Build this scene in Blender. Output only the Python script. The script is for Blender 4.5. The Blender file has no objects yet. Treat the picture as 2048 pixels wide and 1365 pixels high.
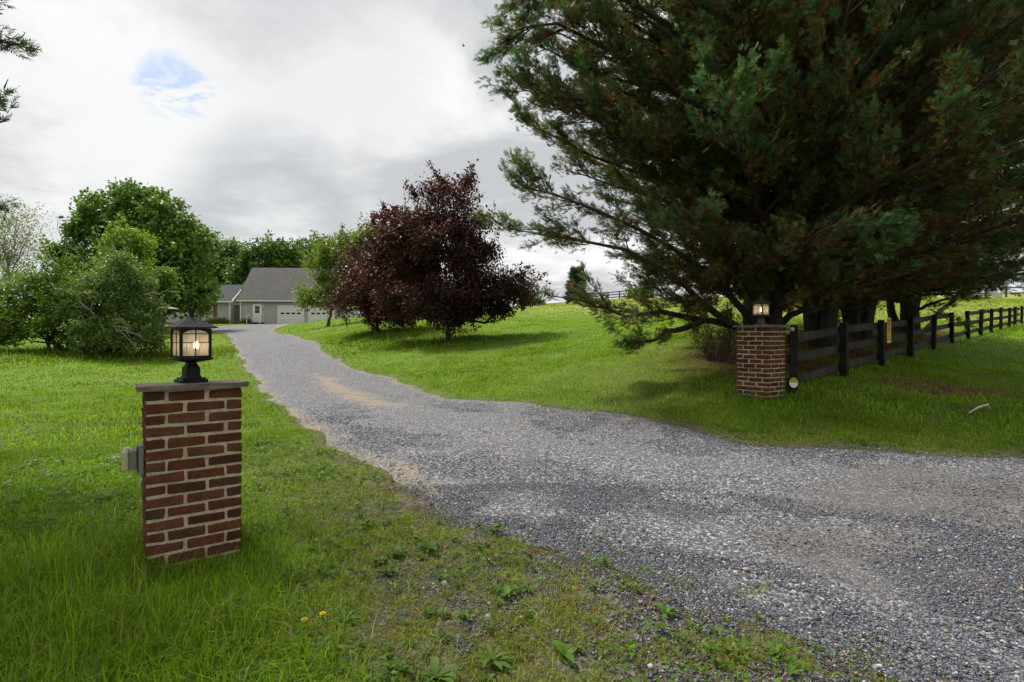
import bpy, bmesh, math, random
import numpy as np
from mathutils import Vector, Matrix, Euler

scene = bpy.context.scene
COL = scene.collection
R = math.radians
rng = np.random.default_rng(7)
random.seed(7)
CAMZ, F, CX, HY = 1.36, 1100.0, 1024.0, 668.0


def PX(px, py, d):
    """photo pixel at a depth -> world point"""
    return np.array(((px - CX) / F * d, d, CAMZ - (py - HY) / F * d))


# ------------------------------------------------------------------ object helpers
def tag(o, label=None, cat=None, group=None, kind=None):
    if label: o['label'] = label
    if cat: o['category'] = cat
    if group: o['group'] = group
    if kind: o['kind'] = kind
    return o


def empty(name, loc=(0, 0, 0), rz=0.0):
    o = bpy.data.objects.new(name, None)
    o.empty_display_size = 0.1
    COL.objects.link(o)
    o.location = loc
    o.rotation_euler = (0, 0, rz)
    return o


def link(name, me, parent=None, mats=()):
    o = bpy.data.objects.new(name, me)
    COL.objects.link(o)
    for m in mats:
        me.materials.append(m)
    if parent: o.parent = parent
    return o


def np_mesh(name, verts, quads=None, tris=None, col=None, smooth=False, attrs=None):
    me = bpy.data.meshes.new(name)
    verts = np.asarray(verts, np.float32)
    me.vertices.add(len(verts))
    me.vertices.foreach_set('co', verts.ravel())
    loops, starts = [], []
    n = 0
    for f, k in ((quads, 4), (tris, 3)):
        if f is not None and len(f):
            f = np.asarray(f, np.int32)
            loops.append(f.ravel())
            starts.append(n + np.arange(len(f), dtype=np.int32) * k)
            n += f.size
    loops = np.concatenate(loops)
    starts = np.concatenate(starts)
    me.loops.add(len(loops))
    me.loops.foreach_set('vertex_index', loops)
    me.polygons.add(len(starts))
    me.polygons.foreach_set('loop_start', starts)
    me.update(calc_edges=True)
    if smooth:
        me.polygons.foreach_set('use_smooth', np.ones(len(starts), bool))
    if col is not None:
        a = me.attributes.new('col', 'FLOAT_COLOR', 'POINT')
        c = np.ones((len(verts), 4), np.float32)
        c[:, :3] = col
        a.data.foreach_set('color', c.ravel())
    for k, v in (attrs or {}).items():
        a = me.attributes.new(k, 'FLOAT', 'POINT')
        a.data.foreach_set('value', np.asarray(v, np.float32))
    return me


class MB:
    """collects shapes in a bmesh, links them as one mesh object"""
    def __init__(s): s.bm = bmesh.new()

    def box(s, lo, hi, M=None, mi=0):
        lo, hi = Vector(lo), Vector(hi)
        r = bmesh.ops.create_cube(s.bm, size=1.0, matrix=Matrix.Translation((lo + hi) / 2) @ Matrix.Diagonal((*(hi - lo), 1)))
        if M is not None: bmesh.ops.transform(s.bm, matrix=M, verts=r['verts'])
        for f in set(f for v in r['verts'] for f in v.link_faces): f.material_index = mi
        return r['verts']

    def bar(s, a, b, w, h, mi=0):
        a, b = Vector(a), Vector(b)
        d = b - a
        q = d.to_track_quat('Y', 'Z')
        M = Matrix.Translation((a + b) / 2) @ q.to_matrix().to_4x4()
        L = d.length / 2
        return s.box((-w / 2, -L, -h / 2), (w / 2, L, h / 2), M, mi)

    def ring_loft(s, rings, cap=True, mi=0):
        vs = [[s.bm.verts.new(p) for p in r] for r in rings]
        for a, b in zip(vs, vs[1:]):
            n = len(a)
            for i in range(n):
                f = s.bm.faces.new((a[i], a[(i + 1) % n], b[(i + 1) % n], b[i])); f.material_index = mi
        if cap:
            f = s.bm.faces.new(vs[0][::-1]); f.material_index = mi
            f = s.bm.faces.new(vs[-1]); f.material_index = mi

    def squares(s, prof, mi=0):
        """prof: (half width, z) square cross sections"""
        s.ring_loft([[(-w, -w, z), (w, -w, z), (w, w, z), (-w, w, z)] for w, z in prof], True, mi)

    def lathe(s, prof, n=20, M=None, mi=0):
        rings = []
        for r, z in prof:
            rr = []
            for i in range(n):
                p = Vector((r * math.cos(i / n * 2 * math.pi), r * math.sin(i / n * 2 * math.pi), z))
                rr.append(M @ p if M is not None else p)
            rings.append(rr)
        s.ring_loft(rings, True, mi)

    def tube(s, pts, r, n=8, mi=0):
        pts = [Vector(p) for p in pts]
        rings = []
        rr = r if hasattr(r, '__len__') else [r] * len(pts)
        for i, p in enumerate(pts):
            t = (pts[min(i + 1, len(pts) - 1)] - pts[max(i - 1, 0)]).normalized()
            a = t.cross(Vector((0.31, 0.11, 0.94))).normalized() if abs(t.z) < .95 else t.cross(Vector((1, 0, 0))).normalized()
            b = t.cross(a)
            rings.append([p + (a * math.cos(k / n * 2 * math.pi) + b * math.sin(k / n * 2 * math.pi)) * rr[i] for k in range(n)])
        s.ring_loft(rings, True, mi)

    def poly(s, pts, thick=None, mi=0):
        vs = [s.bm.verts.new(p) for p in pts]
        f = s.bm.faces.new(vs); f.material_index = mi
        if thick is not None:
            r = bmesh.ops.extrude_face_region(s.bm, geom=[f])
            nv = [g for g in r['geom'] if isinstance(g, bmesh.types.BMVert)]
            bmesh.ops.translate(s.bm, vec=Vector(thick), verts=nv)
        return vs

    def bevel(s, w, seg=1):
        bmesh.ops.bevel(s.bm, geom=list(s.bm.edges), offset=w, segments=seg, affect='EDGES', profile=.6)

    def build(s, name, mats, parent=None, smooth=False):
        bmesh.ops.recalc_face_normals(s.bm, faces=list(s.bm.faces))
        me = bpy.data.meshes.new(name)
        s.bm.to_mesh(me); s.bm.free()
        if smooth:
            me.polygons.foreach_set('use_smooth', np.ones(len(me.polygons), bool))
        return link(name, me, parent, mats if isinstance(mats, (list, tuple)) else [mats])


# ------------------------------------------------------------------ noise
def vnoise(x, y, seed=0):
    xi = np.floor(x).astype(np.int64); yi = np.floor(y).astype(np.int64)
    fx = x - xi; fy = y - yi
    fx = fx * fx * (3 - 2 * fx); fy = fy * fy * (3 - 2 * fy)

    def h(a, b):
        n = (a * 374761393 + b * 668265263 + seed * 2147483647) & 0xffffffff
        n = ((n ^ (n >> 13)) * 1274126177) & 0xffffffff
        return ((n ^ (n >> 16)) & 0xffff) / 65535.0
    return (h(xi, yi) * (1 - fx) + h(xi + 1, yi) * fx) * (1 - fy) + (h(xi, yi + 1) * (1 - fx) + h(xi + 1, yi + 1) * fx) * fy


def fbm(x, y, seed=0, o=3):
    s = 0; a = .5; t = 0
    for i in range(o):
        s = s + a * vnoise(x * 2 ** i, y * 2 ** i, seed + i * 17); t += a; a *= .5
    return s / t


def sstep(a, b, x):
    t = np.clip((x - a) / (b - a), 0, 1)
    return t * t * (3 - 2 * t)


# ------------------------------------------------------------------ terrain
CP = np.array([
    (-12, -8, 0), (0, -8, 0), (12, -8, .1), (-8, 0, 0), (0, 0, 0), (6, 0, .05), (14, 0, .25), (22, 4, .6),
    (-8, 4, .02), (-2, 3, -.03), (2, 3, 0), (0, 5, 0), (4.9, 5.3, .13), (9, 5, .22),
    (-1.75, 5.94, 0), (2.8, 6.5, .1), (3.6, 8, .36), (-3.1, 8.2, 0), (-6, 9, .02), (-14, 9, .1), (-1.3, 11.3, .06),
    (4.25, 8.3, .45), (5.86, 9.7, .59), (7.6, 11.3, .69), (9.5, 13.1, .8), (11.3, 14.7, .93), (13.3, 16.5, 1.05), (15.2, 18.2, 1.18), (18.9, 21.7, 1.42), (22.7, 25.1, 1.62), (26.5, 28.6, 1.85),
    (4.9, 10.8, .88), (7.2, 12.9, 1.1), (9.2, 14.6, 1.28), (12.5, 17.2, 1.45),
    (40, 45, 3.9), (73, 80, 7.2), (60, 60, 5.2), (20, 32, 2.2), (11, 80, 6.1), (19, 80, 6.4), (4.1, 60, 4.4), (-1, 45, 3.1), (1, 30, 2.0), (5, 20, 1.6),
    (-2.42, 21, 1.07), (-6.07, 25, 1.43), (-3.9, 19, .8), (-15.2, 50, 2.77), (-10, 33, 1.9),
    (-4.8, 14.5, .03), (-8.1, 20.3, .3), (-12.8, 29, .78), (-17.6, 38, 1.22), (-22.5, 46, 1.62), (-26, 55, 2.1),
    (-33, 66, 2.55), (-22, 66, 2.68), (-45, 66, 2.5), (-30, 75, 2.7), (-20, 62, 2.62),
    (-16.5, 22, .55), (-14.9, 16, .24), (-28, 30, .8), (-25, 38, 1.15), (-40, 45, 1.5), (-45, 25, .7), (-60, 60, 2.4), (-90, 30, 1.2), (-90, 90, 4),
    (-30, 100, 4), (0, 110, 5.6), (40, 110, 6.6), (90, 110, 8), (90, 50, 5.2), (90, 10, 2.0), (40, 10, 1.4), (40, -8, 1), (-40, -8, 0), (-40, 10, .1), (-90, -8, 0), (90, -8, 1.2),
    (11, 95, 5.7), (-60, 140, 4), (30, 150, 5), (110, 150, 8)], float)


def _k(r2):
    return np.where(r2 > 0, .5 * r2 * np.log(np.maximum(r2, 1e-12)), 0)


_c = CP[:, :2] / 40.0
_n = len(CP)
_A = np.zeros((_n + 3, _n + 3))
_A[:_n, :_n] = _k(((_c[:, None] - _c[None]) ** 2).sum(-1)) + np.eye(_n) * 2e-4
_A[:_n, _n] = 1; _A[:_n, _n + 1:] = _c; _A[_n, :_n] = 1; _A[_n + 1:, :_n] = _c.T
_w = np.linalg.solve(_A, np.concatenate([CP[:, 2], np.zeros(3)]))


def H(x, y):
    x = np.clip(np.atleast_1d(np.asarray(x, float)), -95, 115); y = np.clip(np.atleast_1d(np.asarray(y, float)), -10, 150)
    x, y = np.broadcast_arrays(x, y)
    sh = x.shape
    p = np.stack([x.ravel(), y.ravel()], 1) / 40.0
    out = np.empty(len(p))
    for i in range(0, len(p), 60000):
        q = p[i:i + 60000]
        r2 = (q[:, :1] - _c[None, :, 0]) ** 2 + (q[:, 1:] - _c[None, :, 1]) ** 2
        out[i:i + 60000] = _k(r2) @ _w[:_n] + _w[_n] + q @ _w[_n + 1:]
    return out.reshape(sh)


def h1(x, y): return float(H(x, y)[0])


# fast lookup grid for the near 60 m
_gx = np.arange(-60, 60.01, .2); _gy = np.arange(-4, 80.01, .2)
_GZ = H(*np.meshgrid(_gx, _gy))


def bil(grid, x, y):
    fx = np.clip((x + 60) / .2, 0, len(_gx) - 1.001); fy = np.clip((y + 4) / .2, 0, len(_gy) - 1.001)
    i = fx.astype(int); j = fy.astype(int); u = fx - i; v = fy - j
    return (grid[j, i] * (1 - u) + grid[j, i + 1] * u) * (1 - v) + (grid[j + 1, i] * (1 - u) + grid[j + 1, i + 1] * u) * v


def HF(x, y): return bil(_GZ, x, y)


# ------------------------------------------------------------------ driveway outline
DL = [(5.2, -3), (3.6, -.6), (2.3, 1.3), (1.55, 2.2), (1.2, 2.62), (.88, 2.98), (.67, 3.24), (.25, 3.63), (-.35, 4.13), (-.83, 4.72), (-1.75, 5.94), (-3.1, 8.2), (-4.85, 11.3), (-6.7, 14.6), (-9.85, 20.3), (-15.7, 31), (-21, 40.5), (-26.3, 48), (-29, 52), (-31, 57), (-29.8, 65.2)]
DR = [(14, 1.8), (10.5, 3.6), (7.4, 4.75), (5, 5.37), (3.7, 6.0), (2.8, 6.5), (1.94, 7.74), (.63, 9.1), (-.22, 10.1), (-1.3, 11.3), (-2.9, 14.2), (-5.1, 17.4), (-10.5, 28), (-15.3, 36.5), (-18.8, 43.5), (-20.6, 50), (-21.3, 57), (-22.3, 65.6)]


def smooth_line(P, n):
    P = np.array(P, float)
    Q = np.vstack([2 * P[0] - P[1], P, 2 * P[-1] - P[-2]])
    out = []
    for i in range(1, len(Q) - 2):
        a, b, c, d = Q[i - 1], Q[i], Q[i + 1], Q[i + 2]
        t = np.linspace(0, 1, 24, endpoint=False)[:, None]
        out.append(.5 * ((2 * b) + (c - a) * t + (2 * a - 5 * b + 4 * c - d) * t ** 2 + (3 * b - a - 3 * c + d) * t ** 3))
    out = np.vstack(out + [Q[-2][None]])
    s = np.concatenate([[0], np.cumsum(np.linalg.norm(np.diff(out, axis=0), axis=1))])
    # dense near the camera, sparse far away
    u = np.linspace(0, 1, n) ** 1.6 * s[-1]
    return np.stack([np.interp(u, s, out[:, 0]), np.interp(u, s, out[:, 1])], 1)


NL = 260
LL, RR = smooth_line(DL, NL), smooth_line(DR, NL)
for Q, sd in ((LL, 3), (RR, 9)):
    d = np.gradient(Q, axis=0); d /= np.linalg.norm(d, axis=1)[:, None]
    nrm = np.stack([-d[:, 1], d[:, 0]], 1)
    w = (fbm(Q[:, 0] * 1.1 + 40, Q[:, 1] * 1.1, sd) - .5) * .55
    Q += nrm * w[:, None]
POLY = np.vstack([LL, RR[::-1]])


def sdf_poly(x, y):
    d = np.full(x.shape, 1e9); inside = np.zeros(x.shape, bool)
    a = POLY; b = np.roll(POLY, -1, 0)
    for (ax, ay), (bx, by) in zip(a, b):
        ex, ey = bx - ax, by - ay
        t = np.clip(((x - ax) * ex + (y - ay) * ey) / (ex * ex + ey * ey + 1e-12), 0, 1)
        d = np.minimum(d, (x - ax - ex * t) ** 2 + (y - ay - ey * t) ** 2)
        cr = ((ay > y) != (by > y))
        if abs(ey) > 1e-12:
            inside ^= cr & (x < ex * (y - ay) / ey + ax)
    d = np.sqrt(d)
    return np.where(inside, -d, d)


_mx, _my = np.meshgrid(_gx, _gy)
_GS = sdf_poly(_mx, _my)


def SD(x, y):
    """signed distance to the driveway edge (negative inside)"""
    return bil(_GS, x, y)


# named spots of the ground (world metres)
PIL_L = np.array((-2.088, 3.13)); PIL_R = np.array((3.72, 8.0))
CYP = [(4.9, 10.9), (7.2, 12.9), (9.2, 14.7), (12.4, 17.2)]
PLUM = [(-2.42, 21.0), (-6.07, 25.0)]


def spot(x, y, cx, cy, r):
    return np.exp(-((x - cx) ** 2 + (y - cy) ** 2) / (r * r))


def litter(x, y):
    v = 0 * x
    for cx, cy in CYP + [(15.5, 20.5)]:
        v = np.maximum(v, spot(x, y, cx, cy, 1.7))
    # the verge in front of the fence stays green
    s = (x - 4.25) * -.68 + (y - 8.3) * .733
    return v * sstep(-.3, .5, s)


def bare(x, y):
    """red bare soil on the bank before the fence and thin spots of the verge"""
    n = fbm(x * 1.7, y * 1.7, 31)
    v = sstep(.35, .75, spot(x, y, 7.3, 9.4, 1.5) * (.45 + n)) + sstep(.4, .8, spot(x, y, 9.6, 11.3, .9) * (.3 + n))
    return np.clip(v, 0, 1)


def verge(x, y):
    """worn strip of mixed gravel, dirt and weeds along the near left edge"""
    d = SD(x, y)
    w = sstep(9.5, 3.5, np.hypot(x, y)) * sstep(1.7, .0, d) * (x > -3)
    patch = spot(x, y, -.55, 3.1, .5) + spot(x, y, .05, 3.3, .5) + spot(x, y, .55, 2.75, .6) + spot(x, y, -.35, 2.45, .4)
    return np.clip(w * 1.0 + patch * .9, 0, 1.15) * (d > -.3)


def mixed_edge(x, y, d):
    """gravel washed out between the tufts along the nearest bit of verge"""
    return sstep(.95, .1, d) * sstep(3.5, 2.8, y) * sstep(-.35, .2, x) * sstep(.60, .46, fbm(x * 4.2, y * 4.2, 44))


# ------------------------------------------------------------------ materials
def new_mat(name):
    m = bpy.data.materials.new(name); m.use_nodes = True
    nt = m.node_tree
    return m, nt, nt.nodes['Principled BSDF']


def nd(nt, t, **kw):
    n = nt.nodes.new(t)
    for k, v in kw.items():
        if k in ('operation', 'blend_type', 'data_type', 'feature', 'noise_dimensions', 'attribute_name', 'wave_type', 'bands_direction', 'distance', 'interpolation_type', 'musgrave_type', 'sky_type', 'vector_type'):
            setattr(n, k, v)
        else:
            n.inputs[k].default_value = v
    return n


def lk(nt, a, b): nt.links.new(a, b)


def ramp(nt, fac, stops):
    n = nt.nodes.new('ShaderNodeValToRGB')
    while len(n.color_ramp.elements) < len(stops): n.color_ramp.elements.new(.5)
    for e, (p, c) in zip(n.color_ramp.elements, stops):
        e.position = p; e.color = (*c, 1) if len(c) == 3 else c
    lk(nt, fac, n.inputs[0])
    return n.outputs[0]


def mixc(nt, fac, a, b, bt='MIX'):
    n = nt.nodes.new('ShaderNodeMix'); n.data_type = 'RGBA'; n.blend_type = bt
    for s, v in ((n.inputs[0], fac), (n.inputs[6], a), (n.inputs[7], b)):
        if hasattr(v, 'is_output'): lk(nt, v, s)
        elif isinstance(v, (int, float)): s.default_value = v
        else: s.default_value = (*v, 1)
    return n.outputs[2]


def math_n(nt, op, a, b=0.0):
    n = nt.nodes.new('ShaderNodeMath'); n.operation = op
    for s, v in ((n.inputs[0], a), (n.inputs[1], b)):
        if hasattr(v, 'is_output'): lk(nt, v, s)
        else: s.default_value = v
    return n.outputs[0]


def noise(nt, scale, detail=3.0, rough=.55, vec=None, dist=0.0):
    n = nt.nodes.new('ShaderNodeTexNoise')
    n.inputs['Scale'].default_value = scale; n.inputs['Detail'].default_value = detail
    n.inputs['Roughness'].default_value = rough; n.inputs['Distortion'].default_value = dist
    if vec is not None: lk(nt, vec, n.inputs['Vector'])
    return n.outputs['Fac']


def objco(nt):
    return nt.nodes.new('ShaderNodeTexCoord').outputs['Object']


def attr(nt, name, out='Fac'):
    n = nt.nodes.new('ShaderNodeAttribute'); n.attribute_name = name
    return n.outputs[out]


def bump(nt, bs, hgt, strength=.4, dist=.01):
    b = nt.nodes.new('ShaderNodeBump'); b.inputs['Strength'].default_value = strength; b.inputs['Distance'].default_value = dist
    lk(nt, hgt, b.inputs['Height']); lk(nt, b.outputs[0], bs.inputs['Normal'])


def simple(name, c, rough=.6, var=.18, scale=20, metal=0.0, bmp=.0, spec=.4):
    m, nt, bs = new_mat(name)
    oc = objco(nt)
    n = noise(nt, scale, 4, .6, oc)
    n2 = noise(nt, scale * .17, 3, .6, oc)
    f = math_n(nt, 'MULTIPLY_ADD', n, .5); nt.nodes[-1].inputs[2].default_value = 0
    f = math_n(nt, 'ADD', f, math_n(nt, 'MULTIPLY', n2, .5))
    c = np.array(c)
    lk(nt, ramp(nt, f, [(.3, tuple(c * (1 - var * 1.6))), (.7, tuple(np.minimum(c * (1 + var * 1.3), 1)))]), bs.inputs['Base Color'])
    bs.inputs['Roughness'].default_value = rough; bs.inputs['Metallic'].default_value = metal
    bs.inputs['Specular IOR Level'].default_value = spec
    if bmp: bump(nt, bs, n, bmp, .01)
    return m


def foliage_mat(name, trans=.35, rough=.5, spec=.25, tint=(1.15, 1.2, .55)):
    """leaf colour comes from each leaf's own colour attribute"""
    m, nt, bs = new_mat(name)
    c = attr(nt, 'col', 'Color')
    lk(nt, c, bs.inputs['Base Color'])
    bs.inputs['Roughness'].default_value = rough; bs.inputs['Specular IOR Level'].default_value = spec
    t = nt.nodes.new('ShaderNodeBsdfTranslucent')
    lk(nt, mixc(nt, 1.0, c, tint, 'MULTIPLY'), t.inputs['Color'])
    mx = nt.nodes.new('ShaderNodeMixShader'); mx.inputs[0].default_value = trans
    lk(nt, bs.outputs[0], mx.inputs[1]); lk(nt, t.outputs[0], mx.inputs[2])
    lk(nt, mx.outputs[0], nt.nodes['Material Output'].inputs['Surface'])
    return m


M = {}
M['leaf'] = foliage_mat('leaf')
M['needle'] = foliage_mat('cypress_spray', .32, .55, .25, (1.1, 1.1, .7))
M['plumleaf'] = foliage_mat('plum_leaf', .18, .5, .25, (1.6, .7, .6))
M['grass'] = foliage_mat('grass_blade', .42, .5, .15, (1.2, 1.2, .4))


def bark_mat(name, c):
    m, nt, bs = new_mat(name)
    mp = nd(nt, 'ShaderNodeMapping', Scale=(9, 9, 1.6)); lk(nt, objco(nt), mp.inputs['Vector'])
    n = noise(nt, 2.2, 6, .65, mp.outputs[0], .6)
    c = np.array(c)
    lk(nt, ramp(nt, n, [(.3, tuple(c * .45)), (.55, tuple(c)), (.75, tuple(c * 1.6))]), bs.inputs['Base Color'])
    bs.inputs['Roughness'].default_value = .9
    bump(nt, bs, n, .8, .03)
    return m


M['bark'] = bark_mat('bark', (.075, .06, .045))
M['bark_cyp'] = bark_mat('cypress_bark', (.042, .03, .022))
M['bark_plum'] = bark_mat('plum_bark', (.05, .042, .038))
M['bark_pale'] = bark_mat('pale_bark', (.26, .23, .19))


def ground_mat():
    m, nt, bs = new_mat('ground')
    oc = objco(nt)
    fine = noise(nt, 28, 5, .7, oc); mid = noise(nt, 1.3, 4, .6, oc); big = noise(nt, .11, 4, .55, oc)
    green = ramp(nt, fine, [(.28, (.045, .085, .012)), (.5, (.10, .19, .022)), (.72, (.19, .30, .045))])
    green = mixc(nt, math_n(nt, 'MULTIPLY', mid, .5), green, (.15, .20, .03))
    green = mixc(nt, ramp(nt, big, [(.35, (0, 0, 0)), (.7, (.55, .55, .55))]), green, (.17, .23, .035))
    field = mixc(nt, mid, (.24, .28, .05), (.34, .33, .10))
    field = mixc(nt, math_n(nt, 'MULTIPLY', fine, .5), field, (.10, .15, .03))
    c = mixc(nt, attr(nt, 'field'), green, field)
    soil = ramp(nt, noise(nt, 9, 6, .7, oc), [(.3, (.04, .03, .014)), (.55, (.10, .075, .035)), (.75, (.18, .14, .07))])
    # soil shows between blades close to the camera
    near = attr(nt, 'near')
    c = mixc(nt, math_n(nt, 'MULTIPLY', near, .62), c, mixc(nt, .55, soil, (.05, .075, .015)))
    lit = ramp(nt, noise(nt, 14, 6, .75, oc), [(.3, (.05, .022, .012)), (.55, (.13, .058, .03)), (.75, (.22, .11, .06))])
    c = mixc(nt, attr(nt, 'litter'), c, lit)
    red = ramp(nt, noise(nt, 6, 6, .7, oc), [(.3, (.09, .045, .025)), (.6, (.20, .10, .055)), (.8, (.30, .17, .10))])
    c = mixc(nt, attr(nt, 'bare'), c, red)
    vor = nd(nt, 'ShaderNodeTexVoronoi', Scale=55.0); lk(nt, oc, vor.inputs['Vector'])
    stones = ramp(nt, vor.outputs['Color'], [(.1, (.04, .037, .033)), (.5, (.10, .094, .085)), (.9, (.23, .215, .19))])
    dirt = mixc(nt, ramp(nt, noise(nt, 5, 5, .7, oc), [(.42, (0, 0, 0)), (.58, (1, 1, 1))]), soil, stones)
    c = mixc(nt, attr(nt, 'verge'), c, dirt)
    lk(nt, c, bs.inputs['Base Color'])
    bs.inputs['Roughness'].default_value = .95; bs.inputs['Specular IOR Level'].default_value = .1
    bump(nt, bs, math_n(nt, 'ADD', fine, vor.outputs['Distance']), .7, .03)
    return m


def drive_mat():
    m, nt, bs = new_mat('gravel_drive')
    oc = objco(nt)
    v1 = nd(nt, 'ShaderNodeTexVoronoi', Scale=62.0); lk(nt, oc, v1.inputs['Vector'])
    v2 = nd(nt, 'ShaderNodeTexVoronoi', Scale=150.0); lk(nt, oc, v2.inputs['Vector'])
    sp = nd(nt, 'ShaderNodeSeparateColor'); lk(nt, v1.outputs['Color'], sp.inputs[0])
    st = ramp(nt, sp.outputs[0], [(0, (.05, .052, .06)), (.35, (.075, .079, .092)), (.7, (.138, .143, .162)), (.93, (.27, .27, .28)), (1, (.44, .44, .44))])
    tan_st = mixc(nt, math_n(nt, 'GREATER_THAN', sp.outputs[1], .95), st, (.22, .175, .13))
    sp2 = nd(nt, 'ShaderNodeSeparateColor'); lk(nt, v2.outputs['Color'], sp2.inputs[0])
    fines = ramp(nt, sp2.outputs[0], [(0, (.05, .044, .039)), (.6, (.10, .092, .085)), (1, (.19, .175, .16))])
    # packed strips run along the drive, their edges broken by noise
    mp = nd(nt, 'ShaderNodeMapping', Scale=(1, 1, 1)); lk(nt, oc, mp.inputs['Vector'])
    n1 = noise(nt, .9, 5, .65, oc, .8)
    packed = math_n(nt, 'ADD', attr(nt, 'track'), math_n(nt, 'MULTIPLY', math_n(nt, 'SUBTRACT', n1, .5), 1.6))
    pk = ramp(nt, packed, [(.42, (0, 0, 0)), (.75, (1, 1, 1))])
    c = mixc(nt, math_n(nt, 'MULTIPLY', pk, .62), tan_st, fines)
    tn = math_n(nt, 'ADD', attr(nt, 'tan'), math_n(nt, 'MULTIPLY', math_n(nt, 'SUBTRACT', noise(nt, 3.6, 7, .75, oc, .5), .5), 2.4))
    c = mixc(nt, ramp(nt, tn, [(.5, (0, 0, 0)), (1.0, (.72, .72, .72))]), c, mixc(nt, sp2.outputs[1], (.22, .16, .10), (.36, .28, .19)))
    ms = math_n(nt, 'ADD', attr(nt, 'moss'), math_n(nt, 'MULTIPLY', math_n(nt, 'SUBTRACT', noise(nt, 4, 5, .7, oc), .5), 1.4))
    c = mixc(nt, ramp(nt, ms, [(.5, (0, 0, 0)), (.8, (.8, .8, .8))]), c, (.22, .22, .06))
    lk(nt, c, bs.inputs['Base Color'])
    bs.inputs['Roughness'].default_value = .85; bs.inputs['Specular IOR Level'].default_value = .25
    hh = math_n(nt, 'ADD', math_n(nt, 'MULTIPLY', v1.outputs['Distance'], -1.0), math_n(nt, 'MULTIPLY', noise(nt, 3, 4, .6, oc), .6))
    bump(nt, bs, hh, .9, .012)
    return m


M['ground'] = ground_mat(); M['drive'] = drive_mat()


def brick_mats():
    m, nt, bs = new_mat('brick')
    oc = objco(nt)
    r = attr(nt, 'rnd')
    base = ramp(nt, r, [(0, (.055, .022, .012)), (.25, (.115, .036, .016)), (.55, (.165, .053, .022)), (.8, (.145, .058, .03)), (1, (.07, .04, .028))])
    n = noise(nt, 38, 6, .7, oc)
    c = mixc(nt, ramp(nt, n, [(.35, (.65, .65, .65)), (.6, (0, 0, 0))]), base, (.05, .018, .014))
    big = noise(nt, 7, 5, .65, oc)
    c = mixc(nt, 1.0, c, ramp(nt, big, [(.35, (.6, .6, .62)), (.65, (1.15, 1.1, 1.05))]), 'MULTIPLY')
    sz = nt.nodes.new('ShaderNodeSeparateXYZ'); lk(nt, oc, sz.inputs[0])
    low = math_n(nt, 'ADD', sz.outputs[2], math_n(nt, 'MULTIPLY', big, .35))
    c = mixc(nt, ramp(nt, low, [(.16, (.6, .6, .6)), (.30, (0, 0, 0))]), c, (.075, .06, .035))
    sm = noise(nt, 34, 7, .75, oc, .3)
    c = mixc(nt, ramp(nt, sm, [(.61, (0, 0, 0)), (.76, (.45, .45, .45))]), c, (.30, .22, .14))
    lk(nt, c, bs.inputs['Base Color']); bs.inputs['Roughness'].default_value = .88; bs.inputs['Specular IOR Level'].default_value = .25
    bump(nt, bs, n, .7, .006)
    m2, nt, bs = new_mat('mortar')
    oc = objco(nt)
    n = noise(nt, 26, 7, .75, oc)
    lk(nt, ramp(nt, n, [(.3, (.26, .21, .13)), (.55, (.46, .39, .26)), (.8, (.58, .50, .36))]), bs.inputs['Base Color'])
    bs.inputs['Roughness'].default_value = .95
    bump(nt, bs, n, .9, .01)
    return m, m2


M['brick'], M['mortar'] = brick_mats()
M['cap'] = simple('cap_stone', (.14, .112, .09), .85, .45, 18, bmp=.6)
M['cap_grey'] = simple('cap_slate', (.13, .125, .11), .85, .45, 18, bmp=.6)
M['iron'] = simple('black_cast_metal', (.006, .006, .007), .5, .35, 60, bmp=.25, spec=.2)
M['iron_worn'] = simple('weathered_cast_metal', (.055, .052, .04), .6, .5, 40, bmp=.25)
M['fence'] = simple('black_fence_paint', (.013, .012, .011), .8, .9, 9, bmp=.5, spec=.2)
M['fence_rail'] = simple('weathered_black_board', (.036, .032, .026), .85, .9, 5, bmp=.5, spec=.2)
M['fence_old'] = simple('weathered_rail', (.10, .09, .075), .9, .5, 9)
M['white'] = simple('white_trim', (.74, .74, .72), .5, .06, 8)
M['cream'] = simple('cream_plastic', (.40, .37, .24), .5, .15, 14)
M['greybox'] = simple('grey_box', (.17, .18, .175), .55, .15, 14)
M['grey_dark'] = simple('gasket', (.03, .03, .035), .6, .1, 14)
M['door_cream'] = simple('garage_door_paint', (.74, .72, .65), .55, .06, 3)
M['dark_glass'] = simple('dark_window', (.012, .014, .018), .12, .2, 2, spec=.6)
M['shutter'] = simple('red_shutter', (.20, .045, .045), .6, .12, 8)
M['brick_far'] = simple('brick_footing', (.20, .09, .06), .9, .4, 6)
M['step'] = simple('dark_step', (.05, .042, .04), .9, .3, 6)
M['stick'] = simple('bleached_wood', (.50, .45, .36), .85, .2, 20)
M['yellow'] = simple('yellow_sign', (.72, .44, .02), .5, .12, 12)
M['yellow_refl'] = simple('yellow_reflector', (.75, .66, .03), .45, .08, 12)
M['black'] = simple('black_print', (.012, .012, .012), .5, .1, 12)
M['dand'] = simple('dandelion_yellow', (.85, .58, .015), .6, .12, 90)
M['fluff'] = simple('seed_fluff', (.50, .47, .40), .9, .12, 90)
M['stemgreen'] = simple('flower_stem', (.12, .17, .05), .6, .1, 40)
M['carpaint'] = simple('silver_car_paint', (.20, .205, .21), .3, .06, 2, metal=.35, spec=.5)
M['carwhite'] = simple('pale_hatch_paint', (.60, .58, .56), .3, .06, 2)
M['rubber'] = simple('tyre_rubber', (.014, .014, .014), .8, .2, 12)
M['rim'] = simple('alloy', (.35, .35, .36), .35, .1, 8, metal=.7)
M['taillight'] = simple('red_lens', (.25, .01, .01), .25, .1, 8)
M['bird'] = simple('dark_feathers', (.03, .028, .026), .7, .2, 40)
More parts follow.
